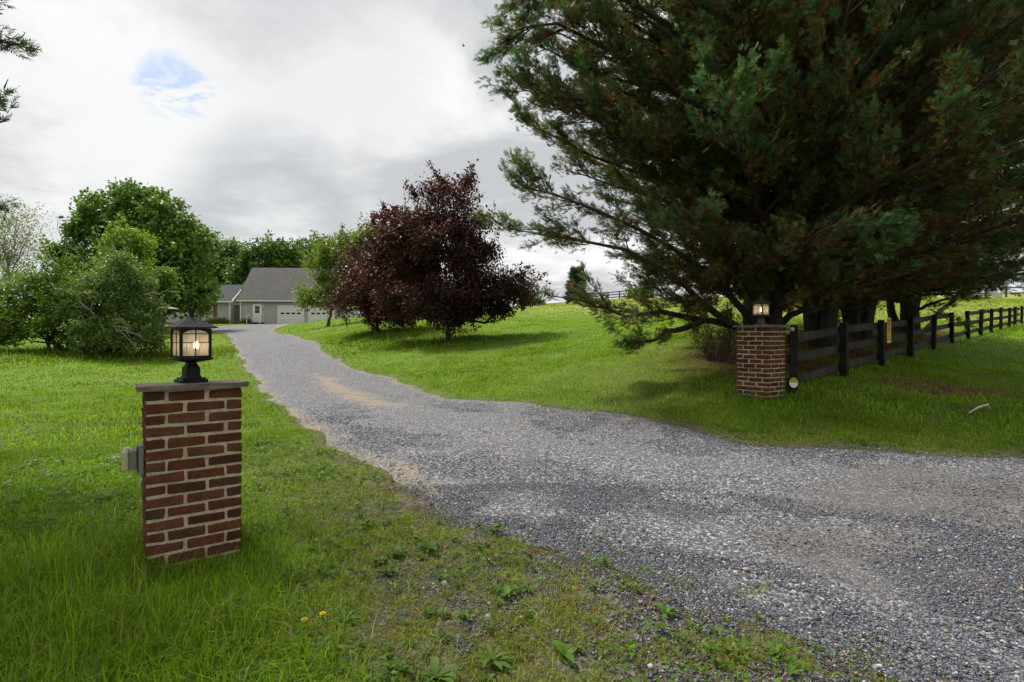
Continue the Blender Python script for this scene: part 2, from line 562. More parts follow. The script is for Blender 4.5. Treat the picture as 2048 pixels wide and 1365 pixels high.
M['tub'] = simple('pale_tub', (.55, .54, .52), .6, .1, 6)


def siding_mat(name, c, lap=.115):
    m, nt, bs = new_mat(name)
    oc = objco(nt)
    s = nd(nt, 'ShaderNodeSeparateXYZ'); lk(nt, oc, s.inputs[0])
    fr = math_n(nt, 'FRACT', math_n(nt, 'DIVIDE', s.outputs[2], lap))
    n = noise(nt, 1.2, 4, .6, oc)
    c = np.array(c)
    col = ramp(nt, n, [(.3, tuple(c * .9)), (.7, tuple(c * 1.1))])
    lk(nt, col, bs.inputs['Base Color']); bs.inputs['Roughness'].default_value = .6
    bump(nt, bs, math_n(nt, 'MULTIPLY', fr, -1.0), 1.0, .02)
    return m


def shingle_mat(name, c):
    m, nt, bs = new_mat(name)
    oc = objco(nt)
    br = nd(nt, 'ShaderNodeTexBrick', Scale=1.0)
    br.inputs['Brick Width'].default_value = .33; br.inputs['Row Height'].default_value = .14; br.inputs['Mortar Size'].default_value = .006
    c = np.array(c)
    br.inputs['Color1'].default_value = (*c * 1.25, 1); br.inputs['Color2'].default_value = (*c * .8, 1); br.inputs['Mortar'].default_value = (*c * .5, 1)
    mp = nd(nt, 'ShaderNodeMapping', Scale=(1, 1.4, 1.0)); lk(nt, oc, mp.inputs['Vector']); lk(nt, mp.outputs[0], br.inputs['Vector'])
    n = noise(nt, .5, 4, .6, oc)
    st = noise(nt, 16, 3, .6, oc)
    col = mixc(nt, 1.0, br.outputs['Color'], ramp(nt, n, [(.35, (.72, .74, .75)), (.7, (1.15, 1.1, 1.05))]), 'MULTIPLY')
    col = mixc(nt, math_n(nt, 'MULTIPLY', st, .5), col, tuple(c * 1.2))
    lk(nt, col, bs.inputs['Base Color']); bs.inputs['Roughness'].default_value = .95
    return m


M['siding'] = siding_mat('grey_vinyl_siding', (.40, .385, .37))
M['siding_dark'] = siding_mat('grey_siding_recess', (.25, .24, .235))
M['roof'] = shingle_mat('grey_shingles', (.082, .079, .077))
M['roof_dark'] = shingle_mat('slate_shingles', (.038, .041, .05))


def glass_mat():
    m, nt, bs = new_mat('seeded_lamp_glass')
    nt.nodes.remove(bs)
    oc = objco(nt)
    mp = nd(nt, 'ShaderNodeMapping', Scale=(60, 60, 16)); lk(nt, oc, mp.inputs['Vector'])
    n = noise(nt, 1.0, 4, .7, mp.outputs[0], .5)
    tl = nt.nodes.new('ShaderNodeBsdfTranslucent'); tl.inputs[0].default_value = (.90, .85, .73, 1)
    df = nt.nodes.new('ShaderNodeBsdfDiffuse'); df.inputs[0].default_value = (.78, .74, .64, 1)
    tr = nt.nodes.new('ShaderNodeBsdfTransparent'); tr.inputs[0].default_value = (.95, .92, .85, 1)
    gl = nt.nodes.new('ShaderNodeBsdfGlossy'); gl.inputs['Roughness'].default_value = .18
    a = nt.nodes.new('ShaderNodeMixShader'); a.inputs[0].default_value = .3
    lk(nt, tl.outputs[0], a.inputs[1]); lk(nt, df.outputs[0], a.inputs[2])
    b = nt.nodes.new('ShaderNodeMixShader')
    lk(nt, ramp(nt, n, [(.38, (.5, .5, .5)), (.62, (.8, .8, .8))]), b.inputs[0])
    lk(nt, tr.outputs[0], b.inputs[1]); lk(nt, a.outputs[0], b.inputs[2])
    c = nt.nodes.new('ShaderNodeMixShader'); c.inputs[0].default_value = .06
    lk(nt, b.outputs[0], c.inputs[1]); lk(nt, gl.outputs[0], c.inputs[2])
    lk(nt, c.outputs[0], nt.nodes['Material Output'].inputs['Surface'])
    return m


M['glass'] = glass_mat()


def emit_mat(name, c, s):
    m, nt, bs = new_mat(name)
    bs.inputs['Base Color'].default_value = (.9, .8, .6, 1)
    bs.inputs['Emission Color'].default_value = (*c, 1); bs.inputs['Emission Strength'].default_value = s
    return m


M['bulb'] = emit_mat('lit_bulb', (1.0, .64, .34), 16)
M['candle'] = simple('lamp_socket', (.22, .19, .15), .6, .2, 40)


# ------------------------------------------------------------------ ground and driveway
def make_ground():
    def axis(lo, hi, n, s):
        a = math.asinh(lo / s); b = math.asinh(hi / s)
        return s * np.sinh(np.linspace(a, b, n))
    xs = axis(-700, 700, 460, 4.0); ys = axis(-60, 900, 420, 4.0)
    X, Y = np.meshgrid(xs, ys)
    Z = H(X, Y)
    d = np.full(X.shape, 50.0)
    nr = (np.abs(X) < 59) & (Y > -3.9) & (Y < 79)
    d[nr] = SD(X[nr], Y[nr])
    # small bumps of an uneven lawn
    Z = Z + (fbm(X * .9, Y * .9, 5) - .5) * .06 * sstep(0, 1.5, d) * (np.hypot(X, Y) < 60)
    Z = Z - sstep(.10, -.12, d) * (.03 + .0022 * np.hypot(X, Y))
    n, k = X.shape
    idx = np.arange(n * k).reshape(n, k)
    q = np.stack([idx[:-1, :-1], idx[:-1, 1:], idx[1:, 1:], idx[1:, :-1]], -1).reshape(-1, 4)
    x, y = X.ravel(), Y.ravel()
    fld = np.clip(sstep(33, 48, y + 0 * x) * sstep(-8, 4, x) + sstep(14, 20, x) * sstep(20, 26, y + (x - 14) * -.4), 0, 1)
    fld = np.maximum(fld, sstep(95, 120, y))
    at = dict(field=fld, near=sstep(16, 6, np.hypot(x, y)), litter=np.clip(litter(x, y) * 1.3, 0, 1), bare=bare(x, y), verge=np.where(nr.ravel(), np.clip(verge(x, y) * .75 + .5 * mixed_edge(x, y, d.ravel()) + .4 * sstep(.35, .0, d.ravel()), 0, 1), 0))
    me = np_mesh('ground', np.stack([x, y, Z.ravel()], 1), quads=q, smooth=True, attrs=at)
    return tag(link('ground', me, None, [M['ground']]), kind='structure')


def make_drive():
    K = 40
    u = np.linspace(0, 1, K)[None, :, None]
    V = LL[:, None] * (1 - u) + RR[:, None] * u
    x, y = V[..., 0], V[..., 1]
    uu = np.broadcast_to(np.linspace(0, 1, K)[None], x.shape)
    z = H(x, y) + .004 - .03 * sstep(.06, .0, np.minimum(uu, 1 - uu)) + .025 * np.exp(-((uu - .5) / .12) ** 2) * (y > 5)
    z += (fbm(x * 1.6, y * 1.6, 71) - .5) * .025
    tr = np.exp(-((uu - .3) / .1) ** 2) + np.exp(-((uu - .7) / .1) ** 2)
    tr = np.where(y < 7, .15 + .65 * sstep(.2, .75, spot(x, y, 3.4, 3.9, 1.5) + .8 * spot(x, y, 2.4, 3.3, .7) + .5 * spot(x, y, 6, 4.6, 1.5)), tr * .45)
    tn = .62 * np.exp(-((uu - .54) / .17) ** 2) * sstep(9.3, 10.8, y) * sstep(17.5, 14.5, y) + .3 * np.exp(-((uu - .5) / .12) ** 2) * sstep(6.5, 8, y) * sstep(32, 24, y) + .72 * sstep(.17, .02, np.minimum(uu, 1 - uu)) * sstep(3.4, 5.0, y) * (x < 2) + .35 * spot(x, y, 6.4, 5.0, .8) + .3 * spot(x, y, .4, 5.6, .5) + .62 * spot(x, y, -20.5, 51, 2.2)
    ms = .42 * np.exp(-((uu - .5) / .12) ** 2) * sstep(12, 14, y) * sstep(21, 17, y)
    n, k = x.shape
    idx = np.arange(n * k).reshape(n, k)
    q = np.stack([idx[:-1, :-1], idx[:-1, 1:], idx[1:, 1:], idx[1:, :-1]], -1).reshape(-1, 4)
    me = np_mesh('driveway', np.stack([x, y, z], -1).reshape(-1, 3), quads=q, smooth=True, attrs=dict(track=tr.ravel(), tan=tn.ravel(), moss=ms.ravel()))
    return tag(link('driveway', me, None, [M['drive']]), kind='structure')


make_ground(); make_drive()


# ------------------------------------------------------------------ grass, weeds, gravel (stuff)
def blades(name, x, y, hgt, wid, col, lean=.5, label_kind='stuff'):
    n = len(x)
    z = HF(x, y) - .01
    a = rng.uniform(0, 2 * np.pi, n); b = rng.uniform(0, 2 * np.pi, n)
    L = np.abs(rng.normal(0, lean, n)) + .12
    dx, dy = np.cos(a), np.sin(a)
    sx, sy = -dy * wid * .5, dx * wid * .5
    mh = hgt * .55; off = hgt * L * .28; off2 = hgt * L * .95
    hz = hgt * np.sqrt(np.clip(1 - (L * .8) ** 2, .15, 1))
    tw = rng.normal(0, .5, n)
    V = np.empty((n, 5, 3), np.float32)
    V[:, 0] = np.stack([x - sx, y - sy, z], 1); V[:, 1] = np.stack([x + sx, y + sy, z], 1)
    V[:, 2] = np.stack([x + dx * off + sx * .8, y + dy * off + sy * .8, z + mh], 1)
    V[:, 3] = np.stack([x + dx * off - sx * .8, y + dy * off - sy * .8, z + mh], 1)
    V[:, 4] = np.stack([x + dx * off2 + sx * tw, y + dy * off2 + sy * tw, z + hz], 1)
    o = np.arange(n) * 5
    q = np.stack([o, o + 1, o + 2, o + 3], 1); t = np.stack([o + 3, o + 2, o + 4], 1)
    c = np.repeat(col[:, None, :], 5, 1)
    me = np_mesh(name, V.reshape(-1, 3), quads=q, tris=t, col=c.reshape(-1, 3))
    return tag(link(name, me, None, [M['grass']]), kind='stuff')


def wedge(n, r0, r1, amax=56):
    r = np.sqrt(rng.uniform(r0 * r0, r1 * r1, n)); t = R(1) * rng.uniform(-amax, amax, n)
    return r * np.sin(t), r * np.cos(t)


def blocked(x, y):
    b = np.zeros(x.shape, bool)
    for (px, py), ang in ((PIL_L, R(35.5)), (PIL_R, R(-54))):
        c, s = math.cos(ang), math.sin(ang)
        if ang > 0:
            u = (x - px) * c + (y - py) * s; v = -(x - px) * s + (y - py) * c
        else:
            u = (x - px) * -c + (y - py) * -s; v = (x - px) * -s + (y - py) * c
        b |= (u > -.0) & (u < .5) & (v > -.0) & (v < .5)
    return b


def tallness(x, y):
    """where the mower does not reach"""
    t = .55 * spot(x, y, -2.3, 3.3, .6) + .5 * spot(x, y, -3.3, 2.5, .8) + .45 * spot(x, y, -1.6, 2.3, .6) + .35 * spot(x, y, 4.0, 8.6, 1.0)
    t += .6 * (spot(x, y, -2.6, 21.0, 2.6) + spot(x, y, -6.0, 24.6, 2.8) + spot(x, y, -4.2, 22.5, 2.4))
    t += 1.2 * (spot(x, y, -17, 22.5, 4.0) + spot(x, y, -22, 22.5, 3.5) + spot(x, y, -14.6, 24, 2.6))
    t += .35 * sstep(18, 22, x) * sstep(16, 20, y)
    return np.clip(t, 0, 1.3)


def lawn_colour(x, y, tall, vg, n):
    k = rng.random(n)
    dark = np.array((.055, .13, .006)); mid = np.array((.14, .27, .008)); lite = np.array((.265, .42, .02)); dry = np.array((.38, .33, .15))
    c = np.where(k[:, None] < .35, dark + (mid - dark) * (k[:, None] / .35), mid + (lite - mid) * ((k[:, None] - .35) / .65) ** 1.2)
    big = fbm(x * .22, y * .22, 51)[:, None]
    md = fbm(x * 1.6 + 3, y * 1.6, 52)[:, None]
    c = c * (.62 + .76 * md) * (.74 + .5 * big) * np.array((1.0, 1.0, 1.0))
    yel = (fbm(x * .8 + 9, y * .8, 77)[:, None] - .45).clip(0, 1)
    c = c + yel * np.array((.09, .045, .0))
    c = c * np.where(tall > .4, .82, 1.0)[:, None]
    fl = np.clip(sstep(30, 48, y) * sstep(-8, 4, x) + sstep(13, 19, x) * sstep(20, 26, y - (x - 14) * .4), 0, 1)[:, None] * rng.uniform(.3, 1, (n, 1))
    c = c * (1 - fl * .5) + fl * .5 * np.array((.27, .31, .075)) * rng.uniform(.6, 1.25, (n, 1))
    dr = rng.random(n) < (.05 + .33 * np.clip(vg, 0, 1) + .05 * tall)
    c[dr] = dry * rng.uniform(.5, 1.1, (dr.sum(), 1))
    red = (rng.random(n) < .30 * np.clip(vg, 0, 1)) & ~dr
    c[red] = np.array((.17, .14, .03)) * rng.uniform(.6, 1.2, (red.sum(), 1))
    return np.clip(c, .004, .6)


def lawn_ring(name, n, r0, r1, w0, h0, clump, lean=.62):
    nc = max(n // clump, 1)
    cx, cy = wedge(nc, r0, r1)
    sc = .02 + .006 * r0
    x = np.repeat(cx, clump) + rng.normal(0, 1, nc * clump) * sc; y = np.repeat(cy, clump) + rng.normal(0, 1, nc * clump) * sc
    d = SD(x, y); tall = tallness(x, y); vg = verge(x, y)
    pn = fbm(x * 3.2, y * 3.2, 13); pn2 = fbm(x * 9, y * 9, 14)
    keep = rng.random(len(x))
    dens = sstep(-.05, .22, d + (pn - .5) * .5)
    dens = dens * (1 - np.clip(vg, 0, 1) * sstep(.52, .36, pn * .6 + pn2 * .4) * .8)
    dens *= 1 - .93 * mixed_edge(x, y, d)
    thin = (d < .12) & (d > -.85) & (np.hypot(x, y) < 4.6) & (x > -.6)
    dens = np.maximum(dens, thin * sstep(-.85, -.05, d) * sstep(.53, .66, fbm(x * 6.5 + 3, y * 6.5, 44)) * .9)
    dens *= 1 - np.clip(litter(x, y) * 1.25, 0, .93)
    dens *= 1 - bare(x, y) * .8
    ok = (keep < dens) & ~blocked(x, y) & (y > .3)
    x, y, tall, vg, d = x[ok], y[ok], tall[ok], vg[ok], d[ok]
    vg = np.where((d < .1) & (np.hypot(x, y) < 5), np.maximum(vg, .95), vg)
    n = len(x)
    hg = h0 * rng.lognormal(0, .32, n) * (1 + 2.5 * tall) * (1 - .45 * np.clip(vg, 0, 1)) * (.65 + .7 * fbm(x * 1.1, y * 1.1, 23))
    hg *= .6 + .4 * sstep(0, .4, d)
    hg *= 1 - .55 * spot(x, y, -1.75, 3.1, .28)
    wd = w0 * rng.uniform(.6, 1.35, n) * (1 + .25 * tall)
    blades(name, x, y, hg, wd, lawn_colour(x, y, tall, vg, n), lean)


lawn_ring('foreground_grass', 210000, 1.3, 4.2, .0038, .062, 22, .8)
lawn_ring('lawn_grass', 260000, 4.2, 8.5, .0055, .05, 16, .8)
lawn_ring('lawn_grass', 260000, 8.5, 17, .010, .05, 7, .8)
lawn_ring('lawn_grass', 200000, 17, 34, .022, .045, 6, .9)
lawn_ring('meadow_grass', 130000, 34, 75, .055, .06, 5, .9)


x, y = wedge(60000, 1.3, 5.2, 56)
tl_ = tallness(x, y); ok = (rng.random(len(x)) < tl_ * .5 * (fbm(x * 4, y * 4, 33) > .45)) & (SD(x, y) > .15) & ~blocked(x, y) & (spot(x, y, -1.75, 3.1, .28) < .45)
x, y = x[ok], y[ok]; n = len(x); k = rng.random((n, 1))
blades('tall_grass', x, y, rng.uniform(.14, .30, n), rng.uniform(.003, .0058, n), np.where(k < .12, (.42, .36, .17), np.where(k < .5, (.07, .15, .008), (.17, .29, .02))) * rng.uniform(.7, 1.2, (n, 1)), .8)


def leafcards(c, d, L, W, n_up, fold=.12):
    """rhombic leaves: centre base c, direction d, normal-ish n_up -> 4 verts each"""
    s = np.cross(d, n_up); s /= np.linalg.norm(s, axis=1)[:, None] + 1e-9
    nn = np.cross(s, d)
    L = L[:, None]; W = W[:, None]
    V = np.empty((len(c), 4, 3), np.float32)
    V[:, 0] = c; V[:, 1] = c + d * L * .5 + s * W * .5 + nn * L * fold
    V[:, 2] = c + d * L; V[:, 3] = c + d * L * .5 - s * W * .5 + nn * L * fold
    return V.reshape(-1, 3)


def make_weeds():
    V, T, Cc = [], [], []
    base = 0
    spots = []
    for _ in range(4000):
        x, y = [float(v[0]) for v in wedge(1, 1.6, 6.5, 50)]
        vg = verge(np.array([x]), np.array([y]))[0]; d = SD(np.array([x]), np.array([y]))[0]
        if d > -.12 and random.random() < .05 + .5 * vg and not blocked(np.array([x]), np.array([y]))[0] and x > -2.5:
            spots.append((x, y, .35 + .35 * random.random()))
        if len(spots) > 260: break
    # bigger plantain and dock rosettes seen in the photo
    for px, py, s in ((860, 1100, 1.5), (985, 1060, 1.4), (790, 1105, 1.2), (760, 1120, 1.0), (880, 1045, 1.2), (780, 1045, 1.2), (775, 1145, 1.1), (1130, 1310, 1.3), (985, 1320, 1.6), (870, 1355, 1.6), (800, 1340, 1.3), (1010, 1190, 1.2), (640, 1100, 1.1), (690, 1240, 1.2), (1060, 1180, 1.0), (500, 1340, 1.2), (930, 1230, 1.1), (730, 1050, 1.1), (1330, 1230, .9), (1550, 1310, .9)):
        dd = CAMZ * F / (py - HY)
        spots.append(((px - CX) / F * dd, dd, s))
    for x, y, s in spots:
        s = s * .68
        z = float(HF(np.array([x]), np.array([y]))[0])
        nl = random.randint(8, 15)
        kind = random.random()
        shade = random.uniform(.75, 1.25)
        for k in range(nl):
            a = random.uniform(0, 6.28); L = s * random.uniform(.035, .11); W = L * (random.uniform(.3, .48) if kind < .6 else random.uniform(.16, .26))
            up = random.uniform(.1, 1.3)
            d = np.array((math.cos(a), math.sin(a), 0)); sd = np.array((-d[1], d[0], 0))
            pts = []
            m = 5
            for i in range(m):
                t = i / (m - 1)
                w = W * .5 * (math.sin(math.pi * min(t * .92 + .08, 1)) ** .75) * (1 if i < m - 1 else .15)
                r = t * L; zz = z + .012 + L * (up * t - .75 * up * t * t) + .01 * t
                p = np.array((x, y, zz)) + d * r
                for sg, lift in ((-1, .25), (0, 0), (1, .25)):
                    pts.append(p + sd * w * sg + np.array((0, 0, w * lift)))
            V += pts
            for i in range(m - 1):
                for j in range(2):
                    o = base + i * 3 + j
                    T.append((o, o + 1, o + 4, o + 3))
            g = np.array((.075, .16, .022)) * shade * random.uniform(.8, 1.25) + np.array((.03, .02, .012)) * (random.random() < .3)
            Cc += [g] * (3 * m)
            base += 3 * m
    me = np_mesh('broadleaf_weeds', np.array(V), quads=np.array(T), col=np.array(Cc), smooth=True)
    tag(link('broadleaf_weeds', me, None, [M['grass']]), kind='stuff')
    # clover and other small round leaves spread in the turf
    n = 20000
    cx, cy = wedge(n // 13, 1.5, 7.5, 54)
    x = np.repeat(cx, 13) + rng.normal(0, .055, len(cx) * 13); y = np.repeat(cy, 13) + rng.normal(0, .055, len(cx) * 13)
    ok = (SD(x, y) > .08) & ~blocked(x, y) & (litter(x, y) < .4) & (fbm(x * .9, y * .9, 91) > .40)
    x, y = x[ok], y[ok]; n = len(x)
    a = rng.uniform(0, 6.28, n); d = np.stack([np.cos(a), np.sin(a), rng.uniform(-.1, .4, n)], 1)
    up = np.tile((0., 0., 1.), (n, 1)) + rng.normal(0, .3, (n, 3))
    sz = rng.uniform(.014, .032, n) * (1 + .07 * np.hypot(x, y))
    V = leafcards(np.stack([x, y, HF(x, y) + rng.uniform(.02, .065, n)], 1), d, sz, sz * .85, up)
    col = np.array((.08, .16, .014)) * rng.uniform(.6, 1.3, (n, 1))
    me = np_mesh('clover_weeds', V, quads=np.arange(4 * n).reshape(-1, 4), col=np.repeat(col, 4, 0))
    tag(link('clover_weeds', me, None, [M['grass']]), kind='stuff')
    # little yellow buttercup heads and white clover heads in the turf
    x, y = wedge(1100, 3, 26, 52)
    ok = (SD(x, y) > .5) & (fbm(x * .25, y * .25, 95) > .5) & (litter(x, y) < .2) & ~blocked(x, y) & (x > -30)
    x, y = x[ok], y[ok]; n = len(x)
    z = HF(x, y) + rng.uniform(.05, .11, n) + .12 * (tallness(x, y) > .5)
    r = .006 + .00045 * np.hypot(x, y)
    ring = .8 * np.array([(1, 0, 0), (.3, .95, 0), (-.8, .6, 0), (-.8, -.6, 0), (.3, -.95, 0), (0, 0, .7)])
    V = np.stack([x, y, z], 1)[:, None] + ring[None] * r[:, None, None]
    o = np.arange(n)[:, None] * 6
    T = np.concatenate([o + np.array([[i, (i + 1) % 5, 5]]) for i in range(5)], 0)
    wh = rng.random(n) < .3
    col = np.where(wh[:, None], (.62, .62, .55), (.80, .62, .02))
    me = np_mesh('flowering_weeds', V.reshape(-1, 3), tris=T, col=np.repeat(col, 6, 0))
    tag(link('flowering_weeds', me, None, [M['grass']]), kind='stuff')


make_weeds()


def make_gravel():
    def pts(n, r0, r1):
        x, y = wedge(n, r0, r1, 54)
        d = SD(x, y)
        ok = (d < .02) | ((rng.random(n) < .85 * mixed_edge(x, y, d)) & (d < 1)) | ((rng.random(n) < .45 * verge(x, y)) & (d > -.2) & (fbm(x * 5, y * 5, 15) < .45))
        ok &= ~((d < -.2) & (fbm(x * 1.3 + 5, y * 1.3, 61) < .36) & (rng.random(n) < .8))
        trk = np.clip(spot(x, y, 3.4, 3.9, 1.5) + .8 * spot(x, y, 2.4, 3.3, .7) + .5 * spot(x, y, 6, 4.6, 1.5), 0, 1) * sstep(.38, .6, fbm(x * 1.1 + y * .9, y * 1.6 - x * .4, 62))
        ok &= rng.random(n) > trk * .75
        ok &= ~((d > -.55) & (x < .2) & (y > 3.6) & (rng.random(n) < sstep(-.55, -.05, d) * 1.6 * fbm(x * 2.2, y * 2.2, 66)))
        return x[ok], y[ok]
    xs, ys = zip(pts(300000, 1.5, 5), pts(380000, 5, 13))
    x = np.concatenate(xs); y = np.concatenate(ys)
    k_ = rng.random(len(x)) < sstep(13, 6.5, np.hypot(x, y)); x, y = x[k_], y[k_]; n = len(x)
    s = rng.lognormal(0, .42, n) * .0039 * (1 + .03 * np.hypot(x, y))
    s = np.minimum(s, .02)
    oc = np.array([(1, 0, 0), (-1, 0, 0), (0, 1, 0), (0, -1, 0), (0, 0, 1), (0, 0, -1)], float)
    V = oc[None] * rng.uniform(.55, 1.35, (n, 6, 1)) + rng.normal(0, .12, (n, 6, 3))
    a = rng.uniform(0, 6.28, n); ca, sa = np.cos(a)[:, None], np.sin(a)[:, None]
    V = np.stack([V[..., 0] * ca - V[..., 1] * sa, V[..., 0] * sa + V[..., 1] * ca, V[..., 2] * .62], -1)
    P = np.stack([x, y, HF(x, y) + .006 + s * .2], 1)
    V = V * s[:, None, None] + P[:, None]
    f = np.array([(0, 2, 4), (2, 1, 4), (1, 3, 4), (3, 0, 4), (2, 0, 5), (1, 2, 5), (3, 1, 5), (0, 3, 5)])
    T = (np.arange(n)[:, None, None] * 6 + f[None]).reshape(-1, 3)
    k = rng.random(n)
    g = np.interp(k, [0, .3, .7, .92, 1], [.04, .08, .135, .215, .42])
    col = g[:, None] * np.array((.92, .985, 1.17))
    tn = rng.random(n) < .045
    col[tn] = np.array((.28, .19, .125)) * rng.uniform(.7, 1.3, (tn.sum(), 1))
    me = np_mesh('gravel', V.reshape(-1, 3), tris=T, col=np.repeat(col, 6, 0))
    m, nt, bs = new_mat('crushed_stone')
    lk(nt, attr(nt, 'col', 'Color'), bs.inputs['Base Color']); bs.inputs['Roughness'].default_value = .75; bs.inputs['Specular IOR Level'].default_value = .3
    tag(link('gravel', me, None, [m]), kind='stuff')


make_gravel()


# ------------------------------------------------------------------ trees
def tubes(name, branches, mat, parent, sides=6):
    """branches: list of (pts Nx3, radii N) -> one mesh"""
    V, Q, n0 = [], [], 0
    ang = np.arange(sides) / sides * 2 * np.pi
    ca, sa = np.cos(ang)[None, :, None], np.sin(ang)[None, :, None]
    for P, r in branches:
        P = np.asarray(P, float); r = np.asarray(r, float)
        t = np.gradient(P, axis=0); t /= np.linalg.norm(t, axis=1)[:, None] + 1e-9
        ref = np.array((.2, .97, .12)) if abs(t[0, 2]) > .8 else np.array((.05, .1, 1.0))
        a = np.cross(t, ref); a /= np.linalg.norm(a, axis=1)[:, None] + 1e-9
        b = np.cross(t, a)
        ring = P[:, None] + (a[:, None] * ca + b[:, None] * sa) * r[:, None, None]
        m = len(P)
        V.append(ring.reshape(-1, 3))
        i = np.arange(m - 1)[:, None] * sides + np.arange(sides)[None]
        j = np.arange(m - 1)[:, None] * sides + (np.arange(sides)[None] + 1) % sides
        Q.append(np.stack([i, j, j + sides, i + sides], -1).reshape(-1, 4) + n0)
        n0 += m * sides
    me = np_mesh(name, np.concatenate(V), quads=np.concatenate(Q), smooth=True)
    return link(name, me, parent, [mat])


def curve(a, b, sag=0.0, wig=.06, n=6, g=None):
    a, b = np.asarray(a, float), np.asarray(b, float)
    t = np.linspace(0, 1, n)[:, None]
    P = a * (1 - t) + b * t
    L = np.linalg.norm(b - a)
    P[:, 2] += (sag * L * 4 * t * (1 - t))[:, 0]
    w = (g or rng).normal(0, wig * L, (n, 3)); w[0] = 0; w[-1] = 0
    return P + w * .5


def unit(v): return v / (np.linalg.norm(v, axis=-1, keepdims=True) + 1e-9)


def broadleaf(name, label, cat, base, lobes, ncl, nlf, size, crad, colours, leafmat, bark, fork=.3, trunk_r=.14, seed=1, group=None, droop=.0, shell=.55, stems=1, gap=0.0, flat=.75, twigs=True, lean=(0, 0), shoots=0, mott=.7):
    """lobes in world units: (centre xyz, radii xyz). ncl clusters, nlf leaves per cluster"""
    g = np.random.default_rng(seed)
    base = np.array(base, float)
    root = empty(name, base); tag(root, label, cat, group)
    br = []
    C = np.array([l[0] for l in lobes]); Rr = np.array([l[1] for l in lobes])
    ctr = C.mean(0); top = C[:, 2].max()
    forks = []
    for s in range(stems):
        b0 = base + np.array((g.normal(0, .12) * (stems > 1) * 3, g.normal(0, .12) * (stems > 1) * 3, -.15))
        fk = base + (ctr - base) * np.array((.25, .25, fork)) + np.array((lean[0], lean[1], 0)) + g.normal(0, .2, 3) * (stems > 1)
        P = curve(b0, fk, 0, .05, 6, g)
        rad = np.linspace(trunk_r, trunk_r * .75, 6); rad[0] *= 1.45; rad[1] *= 1.12
        br.append((P, rad)); forks.append(fk)
    vol = Rr.prod(1) ** .75; pr = vol / vol.sum()
    limb_ends = []
    for c, r in zip(C, Rr):
        fk = forks[g.integers(len(forks))]
        P = curve(fk, c, -.05, .1, 7, g)
        br.append((P, np.linspace(trunk_r * .6, trunk_r * .16, 7)))
        limb_ends.append(P)
    k = g.choice(len(C), ncl, p=pr)
    u = unit(g.normal(0, 1, (ncl, 3)))
    rad = np.where(g.random(ncl) < shell, g.uniform(.78, 1.08, ncl), g.uniform(.25, .9, ncl))
    cl = C[k] + u * rad[:, None] * Rr[k]
    # keep clusters off a few random holes so that what is behind shows through
    if gap > 0:
        holes = cl[g.choice(ncl, int(ncl * gap) + 1)] + g.normal(0, .1, (int(ncl * gap) + 1, 3)) * Rr.mean()
        hd = np.linalg.norm(cl[:, None] - holes[None], axis=2).min(1)
        cl = cl[hd > crad * 1.2]; k = k[:0]
        ncl = len(cl)
        k = np.linalg.norm(cl[:, None] - C[None], axis=2).argmin(1)
    if twigs:
        for i in range(ncl):
            P = limb_ends[k[i]]
            a = P[g.integers(3, 7)]
            br.append((curve(a, cl[i], -.08, .1, 4, g), np.linspace(trunk_r * .13, trunk_r * .03, 4)))
    sp_pos, sp_dir = [], []
    if shoots:
        rel = np.linalg.norm((cl[:, None] - C[None]) / Rr[None], axis=2).min(1)
        outer = np.argsort(-rel)[:max(8, int(ncl * .5))]
        for i in outer[g.integers(len(outer), size=shoots)]:
            u_ = unit((cl[i] - C[k[i]]) / Rr[k[i]] + np.array((0, 0, .3)) + g.normal(0, .3, 3))
            Ls = crad * g.uniform(1.0, 2.6)
            P = curve(cl[i] - u_ * crad * .5, cl[i] + u_ * Ls, g.uniform(-.12, .05), .05, 5, g)
            br.append((P, np.linspace(trunk_r * .05, trunk_r * .015, 5)))
            m_ = max(10, int(nlf * .45)); t = g.random(m_) * 4; ii = np.minimum(t.astype(int), 3)
            sp_pos.append(P[ii] + (P[ii + 1] - P[ii]) * (t - ii)[:, None] + g.normal(0, .14, (m_, 3)) * crad); sp_dir.append(np.tile(u_, (m_, 1)))
    tubes('trunk', [(p - base, r) for p, r in br], bark, root, 6)
    N = ncl * nlf
    off = np.clip(g.normal(0, 1, (N, 3)), -1.7, 1.7) * np.array((1, 1, flat)) * crad * g.lognormal(0, .25, (ncl,)).repeat(nlf)[:, None] * .62
    pos = cl.repeat(nlf, 0) + off
    pos[:, 2] -= droop * np.abs(g.normal(0, 1, N)) * crad
    od = unit(off) * .6
    ckc = g.random((ncl, 1)).repeat(nlf, 0)
    if shoots:
        e_ = np.concatenate(sp_pos); pos = np.concatenate([pos, e_]); od = np.concatenate([od, np.concatenate(sp_dir) * .9])
        ckc = np.concatenate([ckc, np.repeat(.35 + .65 * g.random((len(sp_pos), 1)), [len(q) for q in sp_pos], 0)]); N = len(pos)
    d = unit(g.normal(0, 1, (N, 3)) + np.array((0, 0, -.35)) + od)
    up = unit(g.normal(0, .65, (N, 3)) + np.array((0, 0, 1.0)))
    L = size * g.uniform(.65, 1.35, N)
    V = leafcards(pos - base, d, L, L * g.uniform(.5, .75, N), up)
    ck = ckc * mott + g.random((N, 1)) * (1 - mott)
    cols = [np.array(c) for c in colours]
    m = len(cols) - 1
    f = np.clip(ck * m, 0, m - 1e-6); i0 = f.astype(int)[:, 0]; fr = f - i0[:, None]
    ca = np.array(cols)
    col = ca[i0] * (1 - fr) + ca[i0 + 1] * fr
    me = np_mesh('crown', V, quads=np.arange(4 * N).reshape(-1, 4), col=col.repeat(4, 0))
    link('crown', me, root, [leafmat])
    return root


